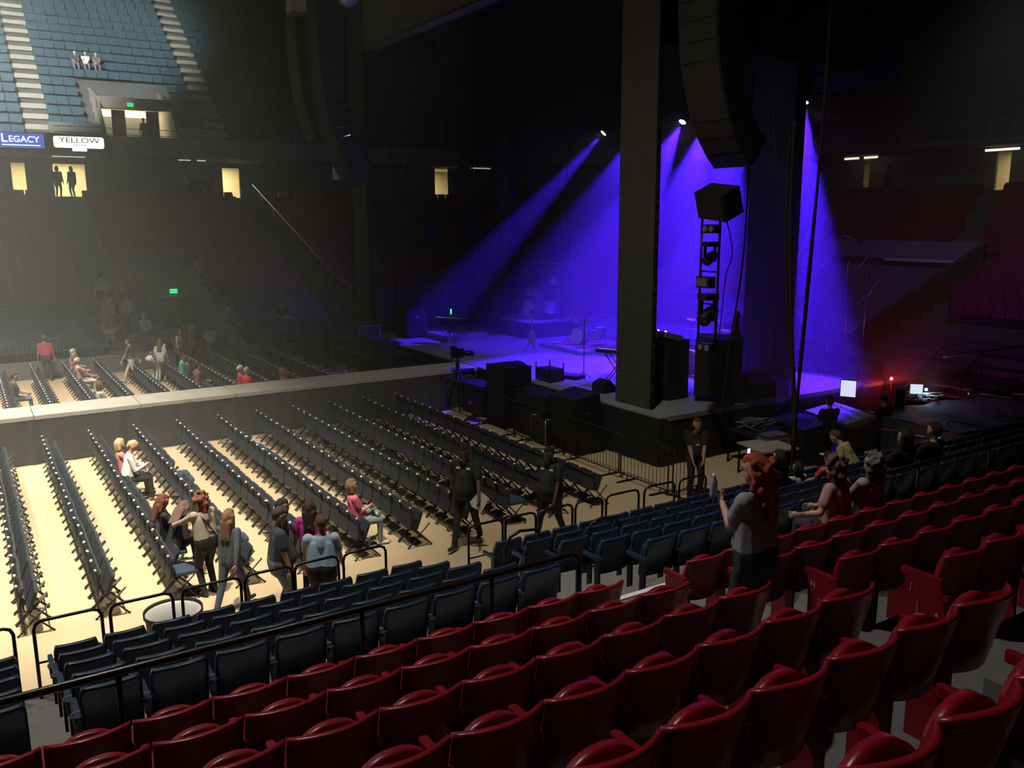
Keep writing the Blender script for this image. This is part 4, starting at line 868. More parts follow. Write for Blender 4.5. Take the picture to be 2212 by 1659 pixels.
# percussion cluster behind the near speakers
t = thing('percussion_rack', 'cluttered percussion table with small cymbals behind the side-fill speakers', 'percussion', (19.4, 19.6, S)); b = MB(); b.bbox((-.4, -.9, .8), (.4, .9, .84)); b.build('table_top', 'casepanel', t)
for sx in (-.35, .35):
    for sy in (-.85, .85): b = MB(); b.tube([(sx, sy, 0), (sx, sy, .8)], .02, 5); b.build('leg', 'alu', t)
rnd = random.Random(5)
for i in range(9):
    x, y, z = rnd.uniform(-.35, .35), rnd.uniform(-.9, .9), rnd.uniform(1.0, 1.7); b = MB(); b.lathe([(0, .015), (rnd.uniform(.1, .18), 0)], (x, y, z), 12, rot('X', rnd.uniform(-.5, .5))); c = b.build('small_cymbal', 'brass', t); b = MB(); b.tube([(x, y, .84), (x, y, z)], .008, 4); b.build('pole', 'alu', c)
for i, (y, r) in enumerate(((18.6, .16), (18.95, .14))):
    t = thing('conga', ['left', 'right'][i]+' of two congas by the percussion table', 'drum', (18.6, y+.2, S)); b = MB(); b.lathe([(0, 0), (.1, 0), (r+.03, .4), (r, .75)], n=14); b.build('shell', 'wood', t); b = MB(); b.lathe([(r, .75), (0, .755)], n=14); b.build('drumhead', 'drumhead', t)
# stage stairs rails at the rear
t = thing('stair_railing', 'slanting tubular stair railing at the rear of the stage', 'railing', (23.0, 17.0, 0))
for (a, c) in (((0, .2, 5.42), (0, 1.95, 3.15)), ((.5, -.45, 4.9), (.5, .35, 4.0)), ((.6, -.75, 4.1), (.6, .2, 2.95)), ((0, .2, 5.42), (.5, -.1, 5.2)), ((0, 1.95, 3.15), (.3, 1.0, 1.3)), ((.5, .35, 4.6), (.5, .3, S)), ((.55, -.35, 4.9), (.55, -.3, S))): b = MB(); b.tube([a, c], .035 if a[2] != 4.9 else .025, 6); b.build('rail', 'alu', t)
# ------------------------------------------------------------------ mixing area at the near side of the stage
def table(label, p, d, rz=0, m='casepanel'):
    t = thing('work_table', label, 'table', p, rz); x, y, z = d; b = MB(); b.bbox((-x/2, -y/2, z-.04), (x/2, y/2, z)); b.build('top', m, t)
    for sx in (-1, 1):
        for sy in (-1, 1): b = MB(); b.bbox((sx*(x/2-.05)-.02, sy*(y/2-.05)-.02, 0), (sx*(x/2-.05)+.02, sy*(y/2-.05)+.02, z-.04)); b.build('leg', 'blackmetal', t)
    return t
table('table with a violet lit top behind the red-haired woman', (15.5, 13.3, 0), (1.0, 1.0, .75), -.2, 'runway'); table('table with tangled cables by the stage edge', (16.2, 14.3, 0), (1.2, .8, .85), 0)
case('grey open equipment box on the violet lit table', (16.1, 13.7, .45), (.7, .45, .4), -.2, 'greyplastic', wheels=False)
rnd = random.Random(9); P = [(16.1+rnd.uniform(-.5, .5), 14.3+rnd.uniform(-.35, .35), .9+rnd.uniform(0, .25)) for _ in range(40)]; cable('tangled heap of cables on the table by the stage edge', P, .014, 'cable', 'greyplastic')
t = thing('mixing_console', 'wide mixing console beside the seated engineer', 'mixer', (18.9, 13.9, 0), -.3); b = MB(); b.bbox((-.5, -.9, 0), (.5, .9, .8)); b.build('desk', 'casepanel', t); b = MB(); b.box((0, 0, .92), (.9, 1.7, .12), rot('Y', -.2)); su = b.build('control_surface', 'greyplastic', t)
b = MB()
for i in range(12):
    for j in range(3): b.box((-.3+.28*j, -.75+.136*i, .985-.06*(j-1)*-1), (.06, .03, .03))
stuff(b.build('fader', 'white', su))
t = thing('mixing_console', 'second console in front of the standing technician', 'mixer', (17.3, 13.9, 0), -.2); b = MB(); b.bbox((-.4, -.7, 0), (.4, .7, .85)); b.build('desk', 'casepanel', t); b = MB(); b.box((0, 0, .93), (.8, 1.35, .1), rot('Y', -.15)); b.build('control_surface', 'casepanel', t)
emat('monitorscreen', (.75, .85, 1), .9)
def monitor(label, p, rz, w, h):
    t = thing('monitor', label, 'monitor', p, rz); b = MB(); b.box((0, 0, .2+h/2), (.04, w, h)); f = b.build('frame', 'blackmetal', t); b = MB(); b.box((-.025, 0, .2+h/2), (.01, w*.92, h*.88)); b.build('screen', 'monitorscreen', f); b = MB(); b.tube([(0, 0, 0), (0, 0, .25)], .02, 5); b.build('stand', 'blackmetal', t)
monitor('bright monitor on the consoles left of the seated engineer', (20.0, 14.5, .95), .5, .42, .5); monitor('small lit tablet right of the computer tower', (21.7, 13.6, 1.0), .7, .34, .3)
t = thing('computer_tower', 'silver computer tower on the covered table edge', 'computer', (20.6, 13.35, 1.0), .6); b = MB(); b.bbox((-.2, -.13, 0), (.2, .13, .55)); b.build('shell', 'alu', t); b = MB(); b.bbox((-.21, -.11, .02), (-.2, .11, .5)); b.build('front_mesh', 'grille', t)
for k in (-1, 1): b = MB(); b.bbox((-.15, k*.1-.012, .55), (.15, k*.1+.012, .6)); b.build('handle', 'alu', t)
emat('desklamp', (.6, .85, 1), 12)
t = thing('desk_lamp', 'bright bluish desk lamp among cables', 'lamp', (22.2, 13.55, 1.0)); b = MB(); b.tube([(0, 0, 0), (0, 0, .25), (-.1, 0, .33)], .01, 5); b.build('gooseneck', 'blackmetal', t); b = MB(); b.ball((-.12, 0, .3), .04, 8, 6); b.build('bulb', 'desklamp', t)
point('desk_lamp_light', (22.05, 13.5, 1.25), 14, (.6, .85, 1)); P = [(22+rnd.uniform(-.6, .6), 13.6+rnd.uniform(-.4, .4), 1.02+rnd.uniform(0, .2)) for _ in range(36)]; cable('nest of cables around the desk lamp', P, .012, 'cable', 'greyplastic')
mat('bluecloth', (.09, .09, .13), .8, noise=.15, nscale=4)
t = thing('covered_table', 'wide platform covered with dark blue cloth beside the stage', 'table', (21.6, 12.0, 0), -.08); b = MB(); P = [[(-2.3+4.9*i/16, -1.3+2.6*j/8, 1.0+.03*math.sin(i*1.3+j)*math.cos(j*.8)) for j in range(9)] for i in range(17)]; b.grid(P); b.build('cloth_top', 'bluecloth', t); b = MB(); skirt(b, [(-2.3, 1.3), (-2.3, -1.3), (2.6, -1.3)], .05, 1.0, .15, .04, 31); b.build('cloth_skirt', 'bluecloth', t)
b = MB(); b.bbox((-2.2, -1.2, .1), (2.5, 1.2, .95)); b.build('frame', 'blackdrape', t)
mat('redcase_glow', (.5, .04, .02), .5, emit=(1, .09, .03), es=.5)  # red glow put into the sheet as emission; it is no lamp
t = thing('red_glow_case', 'glowing red-orange tarp behind the barrier', 'tarp', (19.0, 10.9, 0), -.1); b = MB(); b.grid([[(-.25+.5*i/3, -.8+1.6*j/8, .42+.12*math.sin(j*.4)-.05*i) for j in range(9)] for i in range(4)]); b.build('sheet', 'redcase_glow', t); b = MB(); b.bbox((-.2, -.75, 0), (.2, .75, .36)); b.build('box', 'casepanel', t)
emat('redlamp', (1, .03, .03), 25)
t = thing('red_work_lamp', 'small bright red lamp by the stage stairs', 'lamp', (22.5, 14.9, 1.05)); b = MB(); b.ball((0, 0, .3), .05, 8, 6); b.build('bulb', 'redlamp', t); b = MB(); b.tube([(0, 0, -1.05), (0, 0, .27)], .015, 5); b.build('post', 'blackmetal', t); point('red_lamp_light', (22.4, 14.7, 1.45), 45, (1, .03, .03))
t = thing('access_stairs', 'dark metal stairs with rails lit red beside the stage', 'stairs', (24, 14.2, 0), 0)
for i in range(5): b = MB(); b.bbox((-1+.35*i, -.6, .18+.2*i), (-.6+.35*i, .6, .22+.2*i)); b.build('step', 'greyplastic', t)
for k in (-1, 1):
    b = MB(); b.tube([(-1.1, k*.62, .95), (.8, k*.62, 2.1), (1.8, k*.62, 2.1)], .02, 6); b.build('hand_rail', 'blackmetal', t)
    for x, z in ((-1.1, .95), (-.2, 1.5), (.8, 2.1)): b = MB(); b.tube([(x, k*.62, 0), (x, k*.62, z)], .018, 5); b.build('post', 'blackmetal', t)
case('red lit flight case beside the stage stairs', (24.4, 13.0, 0), (.8, .9, .9), .2); case('second flight case under the right-hand railing', (26.0, 12.6, 0), (.8, .9, .9), .1)
for i, (z, y) in enumerate(((1.3, 12.6), (2.2, 13.4))):
    b = MB(); b.tube([(22.5, y, z), (30, y-1.5, z+.3)], .025, 5); tag(b.build('scaffold_rail', 'alu'), ['lower', 'upper'][i]+' pale scaffold rail running to the right edge', 'rail')
t = thing('road_case_pile', 'pallet of coiled cable and gear at the right of the stage', 'pallet', (26.5, 14.2, 0)); b = MB(); b.bbox((-1.6, -1, .2), (1.6, 1, .9)); b.build('box', 'casepanel', t); b = MB(); b.grid([[(-1.6+3.2*i/12, -1+2*j/8, .95+.12*math.sin(i*2.1+j*1.7)*math.cos(j)) for j in range(9)] for i in range(13)]); b.build('cover', 'greyplastic', t)
# ------------------------------------------------------------------ gear beyond the runway
case('tall dark case at the foot of the far front column', (13.6, 32.6, 0), (.9, 1.0, 1.75), 0); case('low dark case left of the far front column', (12.9, 33.9, 0), (.9, .9, 1.05), .1, m='casepanel'); case('pale topped case right of the far front column', (15.4, 34.0, 0), (.9, 1.2, 1.3), 0)
cab('black draped speaker stack at the far stage corner', (13.3, 30.6, 0), (1.0, 1.6, 1.35)); cab('low black speaker next to the runway beyond the camera', (13.2, 28.6, 0), (.9, 1.5, 1.1)); cab('black speaker behind the runway camera', (13.25, 26.8, 0), (.8, 1.2, .9))
cab('black keyboard rig draped in cloth at the far stage edge', (15.3, 31.9, S), (.9, 1.3, 1.15)); mat('bluebox', (.05, .05, .16), .6)
case('bluish crate stack left of the far front column', (13.7, 36.0, 0), (.6, .7, 1.2), .1, 'bluebox'); t = table('small folding table with papers beside the far barrier', (13.2, 31.0, 0), (.5, .8, .7), .2)
def tripod(label, p, h, rz, name='video_camera'):
    t = thing(name, label, 'camera', p, rz)
    for a in (.4, 2.5, 4.6): b = MB(); b.tube([(0, 0, h-.45), (.38*math.cos(a), .38*math.sin(a), .01)], .022, 5); b.build('tripod_leg', 'blackmetal', t)
    b = MB(); b.cyl((0, 0, h-.6), (0, 0, h-.25), .06, n=10); b.build('tripod_head', 'blackmetal', t)
    b = MB(); b.rbox((0, 0, h-.12), (.42, .18, .26), .04); bd = b.build('body', 'blackmetal', t); b = MB(); b.cyl((.2, 0, h-.14), (.52, 0, h-.14), .08, .1, 14); b.build('lens', 'blackmetal', bd); b = MB(); b.bbox((-.22, -.08, h+.01), (-.02, .08, h+.1)); b.build('viewfinder', 'blackmetal', bd); b = MB(); b.tube([(-.1, .1, h), (-.12, .12, h+.22)], .012, 5); b.build('antenna', 'blackmetal', bd)
    b = MB(); b.tube([(-.1, .06, h-.3), (-.6, .15, h-.42)], .012, 5); b.build('pan_handle', 'blackmetal', t); return t
tripod('video camera on a tripod at the stage end of the runway', (12.85, 23.45, 0), 1.95, -.25); tripod('small camera tripod behind the runway', (13.6, 30.2, .0), 1.35, -.4)
# rubbish bin
mat('liner', (.6, .6, .56), .5); t = thing('trash_bin', 'round black bin with a pale liner behind the guard hoops', 'bin', (1.93, 11.55, 0)); b = MB(); b.lathe([(0, .02), (.28, .02), (.34, .5), (.36, .84), (.38, .86), (.38, .80), (.34, .78)], n=24); b.build('drum', 'rubber', t); b = MB(); b.lathe([(.355, .82), (.30, .80), (.27, .6), (.24, .4), (0, .38)], n=24); b.build('liner', 'liner', t)
# ------------------------------------------------------------------ people
mat('eye', (.01, .008, .008), .3); mat('lip', (.30, .09, .08), .6)
SKIN = {'light': mat('skin_light', (.58, .33, .24), .55), 'mid': mat('skin_mid', (.42, .22, .15), .55), 'dark': mat('skin_dark', (.10, .05, .035), .55)}
def cloth(c):
    n = 'cloth_%02x%02x%02x' % tuple(int(min(.999, v)*255) for v in c)
    return mat(n, c, .85, noise=.12, nscale=9, bump=.25, bscale=14)
PEOPLE = []
def two_bone(a, b, l1, l2, pole):
    d = b-a; L = min(d.length, (l1+l2)*.998); d.normalize()
    x = (l1*l1-l2*l2+L*L)/(2*L); h = math.sqrt(max(0, l1*l1-x*x)); p = pole-d*pole.dot(d)
    if p.length < 1e-4: p = d.orthogonal()
    return a+d*x+p.normalized()*h, a+d*L
def capsule(b, p, q, r0, r1, n=9):
    b.ball(p, r0, n, 6); b.ball(q, r1, n, 6)
    if (Vector(q)-Vector(p)).length > 1e-3: b.tube([p, q], [r0, r1], n)
def hand_mesh(E, w, d, nrm, side, curl, s, k):
    # palm and five separate fingers; E collects raw geometry, k = material slot of skin
    d = d.normalized(); n = (nrm-d*nrm.dot(d)).normalized(); u = d.cross(n)*side; E.mt(k)
    M = Matrix((d, u, n)).transposed()
    E.ball(w+d*.045*s, (.052*s, .04*s, .017*s), 8, 6, M)
    for i, (o, L) in enumerate(((.031, .070), (.011, .078), (-.010, .072), (-.029, .056))):
        p = w+d*.082*s+u*o*s; P = [p-d*.012*s]; a = 0
        for j, f in enumerate((.45, .32, .23)):
            a += curl*(.7+.25*j); dd = (d*math.cos(a)+n*math.sin(a)); P.append(P[-1]+dd*L*f*s+(d*.012*s if j == 0 else Vector()))
        E.tube(P, [.0092*s, .0088*s, .008*s, .006*s], 6)
    p = w+d*.02*s+u*.034*s; t1 = (d*.65+u*.7+n*.2).normalized(); t2 = (d*.9+u*.15+n*(.3+curl*.4)).normalized()
    E.tube([p, p+t1*.034*s, p+t1*.034*s+t2*.03*s, p+t1*.034*s+t2*.052*s], [.0115*s, .0105*s, .009*s, .007*s], 6)
def person(label, loc, rz, H=1.72, pose='stand', shirt=(.2, .2, .2), pants=(.03, .03, .035), skin='light', hair=('short', (.05, .03, .02)), shoe=(.03, .03, .03), sleeve='short', legs='long', fat=0, lean=None, twist=0, look=(0, 0), lh=None, rh=None, lhw=None, rhw=None, lf=None, rf=None, vox=.016, hc=.5, group=None, fem=False, pel=None, extra=None):
    s = H/1.72; R = Matrix.Rotation(rz, 3, 'Z'); RI = R.transposed(); L0 = Vector(loc)
    V = lambda *a: Vector(a)
    sit = pose == 'sit'
    pelv = V(*(pel or ((.0, 0, .56) if sit else (0, 0, .94))))
    if lean is None: lean = {'sit': -.08, 'walk': .06}.get(pose, .03)
    up = V(math.sin(lean), 0, math.cos(lean)); fw = V(math.cos(lean), 0, -math.sin(lean)); lat = V(-math.sin(twist), math.cos(twist), 0)
    chest = pelv+up*.36; neck = pelv+up*.52; hd = neck+up*.15+fw*.03
    sw = .165 if fem else .185; sh = {1: pelv+up*.455+lat*sw, -1: pelv+up*.455-lat*sw}; hip = {1: pelv+V(0, .09, -.03), -1: pelv+V(0, -.09, -.03)}
    conv = lambda w: RI @ (Vector(w)-L0)/s
    T = {}
    dflt = {'stand': {1: V(.06, .30, .80), -1: V(.06, -.30, .80)}, 'walk': {1: V(.28, .26, .86), -1: V(-.22, -.27, .84)}, 'sit': {1: V(.36, .12, .68), -1: V(.36, -.12, .68)}}[pose]
    T[1] = conv(lhw) if lhw else V(*lh) if lh else dflt[1]; T[-1] = conv(rhw) if rhw else V(*rh) if rh else dflt[-1]
    ft = {'stand': {1: V(.0, .11, .08), -1: V(.02, -.11, .08)}, 'walk': {1: V(-.32, .08, .12), -1: V(.34, -.08, .08)}, 'sit': {1: V(.47, .12, .08), -1: V(.45, -.12, .08)}}[pose]
    if lf: ft[1] = V(*lf)
    if rf: ft[-1] = V(*rf)
    prims = []   # p, q, r0, r1, tag
    add = lambda p, q, a, c, t: prims.append((p, q, a, c, t))
    f = fat
    for k in (1, -1):
        add(pelv+lat*.075*k+up*.02, pelv+lat*.10*k+up*.36, .105+f*.6, .088+f*.25, 'shirt'); add(sh[k]-up*.02-lat*.03*k, pelv+lat*.04*k+up*.44, .066, .075, 'shirt')
        add(pelv+lat*.07*k-up*.07, pelv+lat*.075*k+up*.02, .115+f*.4, .108+f*.6, 'pants' if not sit else 'pants')
    add(pelv+up*.06+fw*(.02+f*.9), pelv+up*.26+fw*(.02+f*.4), .11+f*.7, .105+f*.3, 'shirt'); add(chest-fw*.02, chest+up*.08-fw*.02, .10, .09, 'shirt')
    if fem:
        for k in (1, -1): add(chest+fw*.07+lat*.065*k-up*.02, chest+fw*.06+lat*.06*k+up*.02, .062, .055, 'shirt')
    add(neck-up*.03, neck+up*.07+fw*.01, .056, .05, 'skin')
    # head
    ly, lp = look; hy = Matrix.Rotation(ly, 3, 'Z') @ Matrix.Rotation(lp, 3, 'Y'); hf = hy @ fw; hu = hy @ up; hl = hu.cross(hf)
    add(hd-hu*.035+hf*.022, hd+hu*.03-hf*.012, .074, .088, 'skin'); add(hd+hu*.035+hf*.02, hd+hu*.04-hf*.02, .078, .084, 'skin'); add(hd-hu*.085+hf*.045, hd-hu*.06+hf*.04, .036, .045, 'skin')
    add(hd-hu*.02+hf*.092, hd+hu*.015+hf*.085, .017, .012, 'skin')
    for k in (1, -1): add(hd+hl*.083*k-hu*.02, hd+hl*.083*k+hu*.012, .014, .016, 'skin')
    el = {}; wr = {}
    for k in (1, -1):
        e, w = two_bone(sh[k], T[k], .29, .25, V(-.55, .45*k, -.7)); el[k] = e; wr[k] = w; m = sh[k]+(e-sh[k])*.62
        ss = .012 if sleeve != 'none' else 0
        if sleeve == 'short': add(sh[k], m, .06+ss+f*.15, .056+ss+f*.1, 'shirt'); add(m, e, .046, .041, 'skin'); add(e, w, .041, .027, 'skin')
        elif sleeve == 'long': add(sh[k], e, .064+f*.15, .052, 'shirt'); add(e, w, .052, .038, 'shirt'); add(w-(w-e)*.05, w, .028, .028, 'skin')
        else: add(sh[k], e, .054, .041, 'skin'); add(e, w, .041, .027, 'skin')
    knee = {}
    for k in (1, -1):
        kn, an = two_bone(hip[k], ft[k], .43, .43, V(1, .06*k, .25 if sit else .05)); knee[k] = kn
        if legs == 'long': add(hip[k], kn, .098+f*.3, .068, 'pants'); add(kn, an, .066, .05, 'pants')
        else: add(hip[k], hip[k]+(kn-hip[k])*.85, .102, .088, 'pants'); add(hip[k]+(kn-hip[k])*.8, kn, .066, .055, 'skin'); add(kn, kn+(an-kn)*.4, .056, .058, 'skin'); add(kn+(an-kn)*.4, an, .058, .036, 'skin')
        fd = V(1, .12*k, 0).normalized()
        if an.z > .3: fd = (V(.35, .1*k, -.3)).normalized()
        b0 = an-V(0, 0, .035); add(b0-fd*.035, b0+fd*.15, .042, .034, 'shoe')
    b = MB()
    for p, q, r0, r1, t in prims: capsule(b, tuple(p), tuple(q), r0, r1, 8)
    tmp = bpy.data.objects.new('tmp_body', b.mesh('tmp_body', [])); COL.objects.link(tmp)
    md = tmp.modifiers.new('r', 'REMESH'); md.mode = 'VOXEL'; md.voxel_size = vox
    sm = tmp.modifiers.new('s', 'SMOOTH'); sm.factor = .5; sm.iterations = 3
    # extras: hands, face
    E = MB()
    for k in (1, -1):
        d = (wr[k]-el[k]).normalized(); nrm = V(0, -k, 0) if abs(d.y) < .8 else V(0, 0, -1)
        if T[k].z > 1.0 and not sit: nrm = V(-.3, -k, 0)
        hand_mesh(E, wr[k], d, nrm, k*1, hc, 1.0, 0)
    if vox < .025:
        for k in (1, -1): E.mt(1); E.ball(hd+hf*.083+hl*.03*k+hu*.012, (.008, .011, .006), 6, 4, Matrix((hf, hl, hu)).transposed()); E.mt(1); E.ball(hd+hf*.084+hl*.03*k+hu*.034, (.006, .02, .004), 6, 4, Matrix((hf, hl, hu)).transposed())
        E.mt(2); E.ball(hd+hf*.083-hu*.055, (.008, .022, .006), 6, 4, Matrix((hf, hl, hu)).transposed())
    # hair as its own child
    htmp = None; hs, hcix = hair[0], hair[1]
    if hs != 'none':
        h = MB(); rnd = random.Random(len(PEOPLE)+3)
        capsule(h, hd+hu*.05-hf*.025, hd+hu*.03-hf*.05, .088, .085)
        capsule(h, hd+hu*.075+hf*.03, hd+hu*.08-hf*.02, .062, .07)
        if hs in ('short',): capsule(h, hd-hu*.03-hf*.07, hd+hu*.02-hf*.06, .05, .07)
        if hs in ('bob', 'long', 'curly', 'wavy'):
            for k in (1, -1): capsule(h, hd+hl*.07*k-hf*.03+hu*.02, hd+hl*.085*k-hf*.04-hu*(.10 if hs == 'bob' else .16), .05, .042)
            capsule(h, hd-hf*.07, hd-hf*.08-hu*(.12 if hs == 'bob' else .2), .075, .06)
        if hs in ('long', 'wavy'):
            for k in (1, 0, -1): capsule(h, hd-hf*.085+hl*.05*k-hu*.08, hd-hf*.11+hl*.06*k-hu*(.34+.04*rnd.random()), .06, .035)
        if hs == 'wavy':
            for i in range(40):
                z = rnd.uniform(-.38, .08); a = rnd.uniform(-1.9, 1.9); rr = .11+.03*rnd.random()-.06*max(0, -z-.2); h.ball(hd-hf*(.02+rr*math.cos(a)*.9)+hl*rr*math.sin(a)+hu*z, rnd.uniform(.025, .04), 6, 5)
        if hs == 'curly':
            for i in range(46):
                a, e = rnd.uniform(0, 2*PI), rnd.uniform(-.9, 1.2); dv = hl*math.cos(a)*math.cos(e)+hf*math.sin(a)*math.cos(e)+hu*math.sin(e)
                if dv.dot(hf) > .45 and dv.dot(hu) < .55: continue
                h.ball(hd-hf*.02+hu*.02+dv*rnd.uniform(.105, .135)-hu*(.05 if dv.dot(hu) < 0 else 0), rnd.uniform(.022, .038), 6, 5)
        if hs == 'cap': pass
        htmp = bpy.data.objects.new('tmp_hair', h.mesh('tmp_hair', [])); COL.objects.link(htmp)
        md = htmp.modifiers.new('r', 'REMESH'); md.mode = 'VOXEL'; md.voxel_size = max(.009, vox*.75)
        sm = htmp.modifiers.new('s', 'SMOOTH'); sm.factor = .4; sm.iterations = 2
    PEOPLE.append(dict(label=label, loc=loc, rz=rz, s=s, tmp=tmp, htmp=htmp, prims=prims, E=E, mats=[SKIN[skin], MATS['eye'], MATS['lip'], cloth(shirt), cloth(pants), cloth(shoe)], hair=cloth(hcix), group=group, extra=extra, fr=(hd, hf, hl, hu, neck, up, fw, lat, chest, pelv, wr, el)))
TAG = {'skin': 0, 'shirt': 3, 'pants': 4, 'shoe': 5}
def finish_people():
    dg = bpy.context.evaluated_depsgraph_get()
    for P in PEOPLE:
        me = bpy.data.meshes.new_from_object(P['tmp'].evaluated_get(dg)); n = len(me.vertices); co = np.empty(n*3); me.vertices.foreach_get('co', co); co = co.reshape(-1, 3)
        polys = [tuple(p.vertices) for p in me.polygons]; cen = np.array([co[list(p)].mean(0) for p in polys]); best = np.full(len(polys), 9e9); idx = np.zeros(len(polys), int)
        for p, q, r0, r1, t in P['prims']:
            p = np.array(p); q = np.array(q); d = q-p; L = max(d@d, 1e-9); u = np.clip((cen-p)@d/L, 0, 1); dist = np.linalg.norm(cen-p-u[:, None]*d, axis=1)-(r0+(r1-r0)*u)
            k = dist < best; best[k] = dist[k]; idx[k] = TAG[t]
        E = P['E']; fm = bpy.data.meshes.new('person'); fm.from_pydata([tuple(v) for v in co]+E.v, [], polys+[[i+n for i in f] for f in E.f])
        for m in P['mats']: fm.materials.append(m)
        fm.polygons.foreach_set('material_index', list(idx)+E.m); fm.polygons.foreach_set('use_smooth', [True]*len(fm.polygons)); fm.update()
        o = put('person', fm, None, P['loc'], P['rz']); o.scale = (P['s'],)*3; tag(o, P['label'], 'person', P['group'])
        bpy.data.meshes.remove(me); bpy.data.objects.remove(P['tmp'])
        if P['htmp'] is not None:
            hm = bpy.data.meshes.new_from_object(P['htmp'].evaluated_get(dg)); hm.materials.clear(); hm.materials.append(P['hair']); 
            for q in hm.polygons: q.use_smooth = True; q.material_index = 0
            put('hair', hm, o); bpy.data.objects.remove(P['htmp'])
        if P['extra']: P['extra'](o, P)
def acc_cap(col, col2):
    def f(o, P):
        hd, hf, hl, hu = P['fr'][:4]; M = Matrix((hf, hl, hu)).transposed(); b = MB(); b.lathe([(.108, -.01), (.105, .04), (.08, .085), (.04, .105), (0, .11)], hd+hu*.03-hf*.01, 14, M); b.mt(1); b.add([hd+hu*.03+M @ Vector(v) for v in ((.08, -.07, .0), (.19, -.05, -.01), (.19, .05, -.01), (.08, .07, .0), (.08, -.07, .012), (.19, -.05, .0), (.19, .05, .0), (.08, .07, .012))], [(0, 1, 2, 3), (4, 7, 6, 5), (0, 4, 5, 1), (1, 5, 6, 2), (2, 6, 7, 3)]); b.build('cap', [cloth(col), cloth(col2)], o)
    return f
def acc_glasses(o, P):
    hd, hf, hl, hu = P['fr'][:4]; b = MB()
    for k in (1, -1): c = hd+hf*.098+hl*.032*k+hu*.012; b.tube([c+hl*.022*math.cos(a)+hu*.016*math.sin(a) for a in [i*PI/5 for i in range(10)]], .0025, 4, closed=True); b.tube([c+hl*.022*k, hd+hl*.085*k+hu*.012], .002, 4)
    stuff(b.build('glasses', 'rubber', o))
def acc_badge(o, P):
    fr = P['fr']; chest, fw, up, lat = fr[8], fr[6], fr[7] if False else fr[5], fr[7]; b = MB(); b.box(chest-up*.12+fw*.135, (.012, .055, .085)); b.build('id_badge', 'white', o); b = MB(); b.tube([chest+up*.13+lat*.06+fw*.06, chest-up*.08+fw*.13, chest+up*.13-lat*.06+fw*.06], .004, 4); b.build('lanyard', 'rubber', o)
def acc_patch(o, P):
    fr = P['fr']; chest, fw, up, lat = fr[8], fr[6], fr[5], fr[7]
    for k in (1, -1): b = MB(); b.box(chest+up*.06+fw*.098+lat*.09*k, (.012, .07, .03)); b.build('uniform_patch', 'white', o)
    wr, el = fr[10], fr[11]
def acc_strap(o, P):
    fr = P['fr']; chest, fw, up, lat, pelv = fr[8], fr[6], fr[5], fr[7], fr[9]; b = MB(); b.tube([chest+up*.15+lat*.13, chest+up*.0+lat*.06-fw*.115, pelv+up*.1-lat*.09-fw*.13, pelv-up*.05-lat*.2], .012, 5); b.build('bag_strap', 'rubber', o)
BLK = (.012, .012, .013)
def seat_at(k, j): return (.2+1.047*k+.27, 23.41-.2315-.463*j, 0)
# --- on the near floor
person('woman in a beige sweater with curly auburn hair standing and reaching to a seated woman', (2.88, 13.72, 0), 2.0, 1.70, 'stand', (.34, .28, .22), BLK, hair=('curly', (.16, .05, .025)), sleeve='long', fem=True, fat=.05, lean=.12, lhw=(2.42, 14.3, 1.05), vox=.014, extra=acc_strap)
person('woman with long light brown hair and dark denim jacket walking past the guard hoops', (3.03, 12.92, 0), .7, 1.62, 'walk', (.07, .09, .11), (.05, .07, .09), hair=('long', (.20, .10, .05)), sleeve='long', fem=True, vox=.014)
person('heavy man in a dark grey T-shirt and jeans looking down', (3.55, 12.1, 0), -.15, 1.80, 'stand', (.05, .06, .075), (.16, .22, .26), skin='mid', hair=('short', (.06, .05, .045)), fat=.09, look=(0, .35), rh=(.12, -.30, .84), vox=.014)
person('man in black partly hidden behind the man in the grey T-shirt', (3.78, 12.7, 0), -.4, 1.72, 'stand', BLK, (.02, .02, .025), skin='mid', hair=('short', (.02, .015, .012)), vox=.016)
person('woman with long dark hair in a magenta top', (4.22, 12.62, 0), 1.1, 1.64, 'stand', (.42, .025, .22), BLK, hair=('long', (.045, .02, .015)), fem=True, vox=.016)
person('broad man in a light blue shirt seen from behind at the guard hoops', (4.02, 11.55, 0), 1.15, 1.74, 'stand', (.34, .48, .62), BLK, hair=('short', (.12, .05, .025)), fat=.10, look=(.3, .2), lh=(.2, .28, .85), rh=(.18, -.3, .85), vox=.014)
person('seated woman with dark red hair and black top in the third aisle row', seat_at(2, 17), -.1, 1.66, 'sit', BLK, BLK, hair=('long', (.10, .03, .018)), fem=True, look=(.2, .35), lh=(.3, .1, .72), vox=.015)
person('seated woman in black bending forward with long hair and one leg folded', seat_at(2, 18), .25, 1.66, 'sit', BLK, (.015, .015, .018), hair=('long', (.10, .055, .04)), fem=True, lean=.35, look=(.5, .5), sleeve='long', rf=(.28, -.34, .32), shoe=(.5, .42, .32), vox=.016)
person('seated person in a bright white top and black trousers holding a phone', seat_at(2, 8), -.1, 1.72, 'sit', (.85, .80, .72), BLK, hair=('short', (.55, .38, .18)), sleeve='long', fat=.05, lean=.18, look=(0, .45), lh=(.36, .06, .80), rh=(.36, -.08, .80), shoe=(.4, .3, .22), vox=.016)
person('seated person in pink beside the bright white top', seat_at(2, 7), -.05, 1.66, 'sit', (.75, .25, .24), (.2, .16, .14), hair=('bob', (.5, .34, .18)), fem=True, vox=.018)
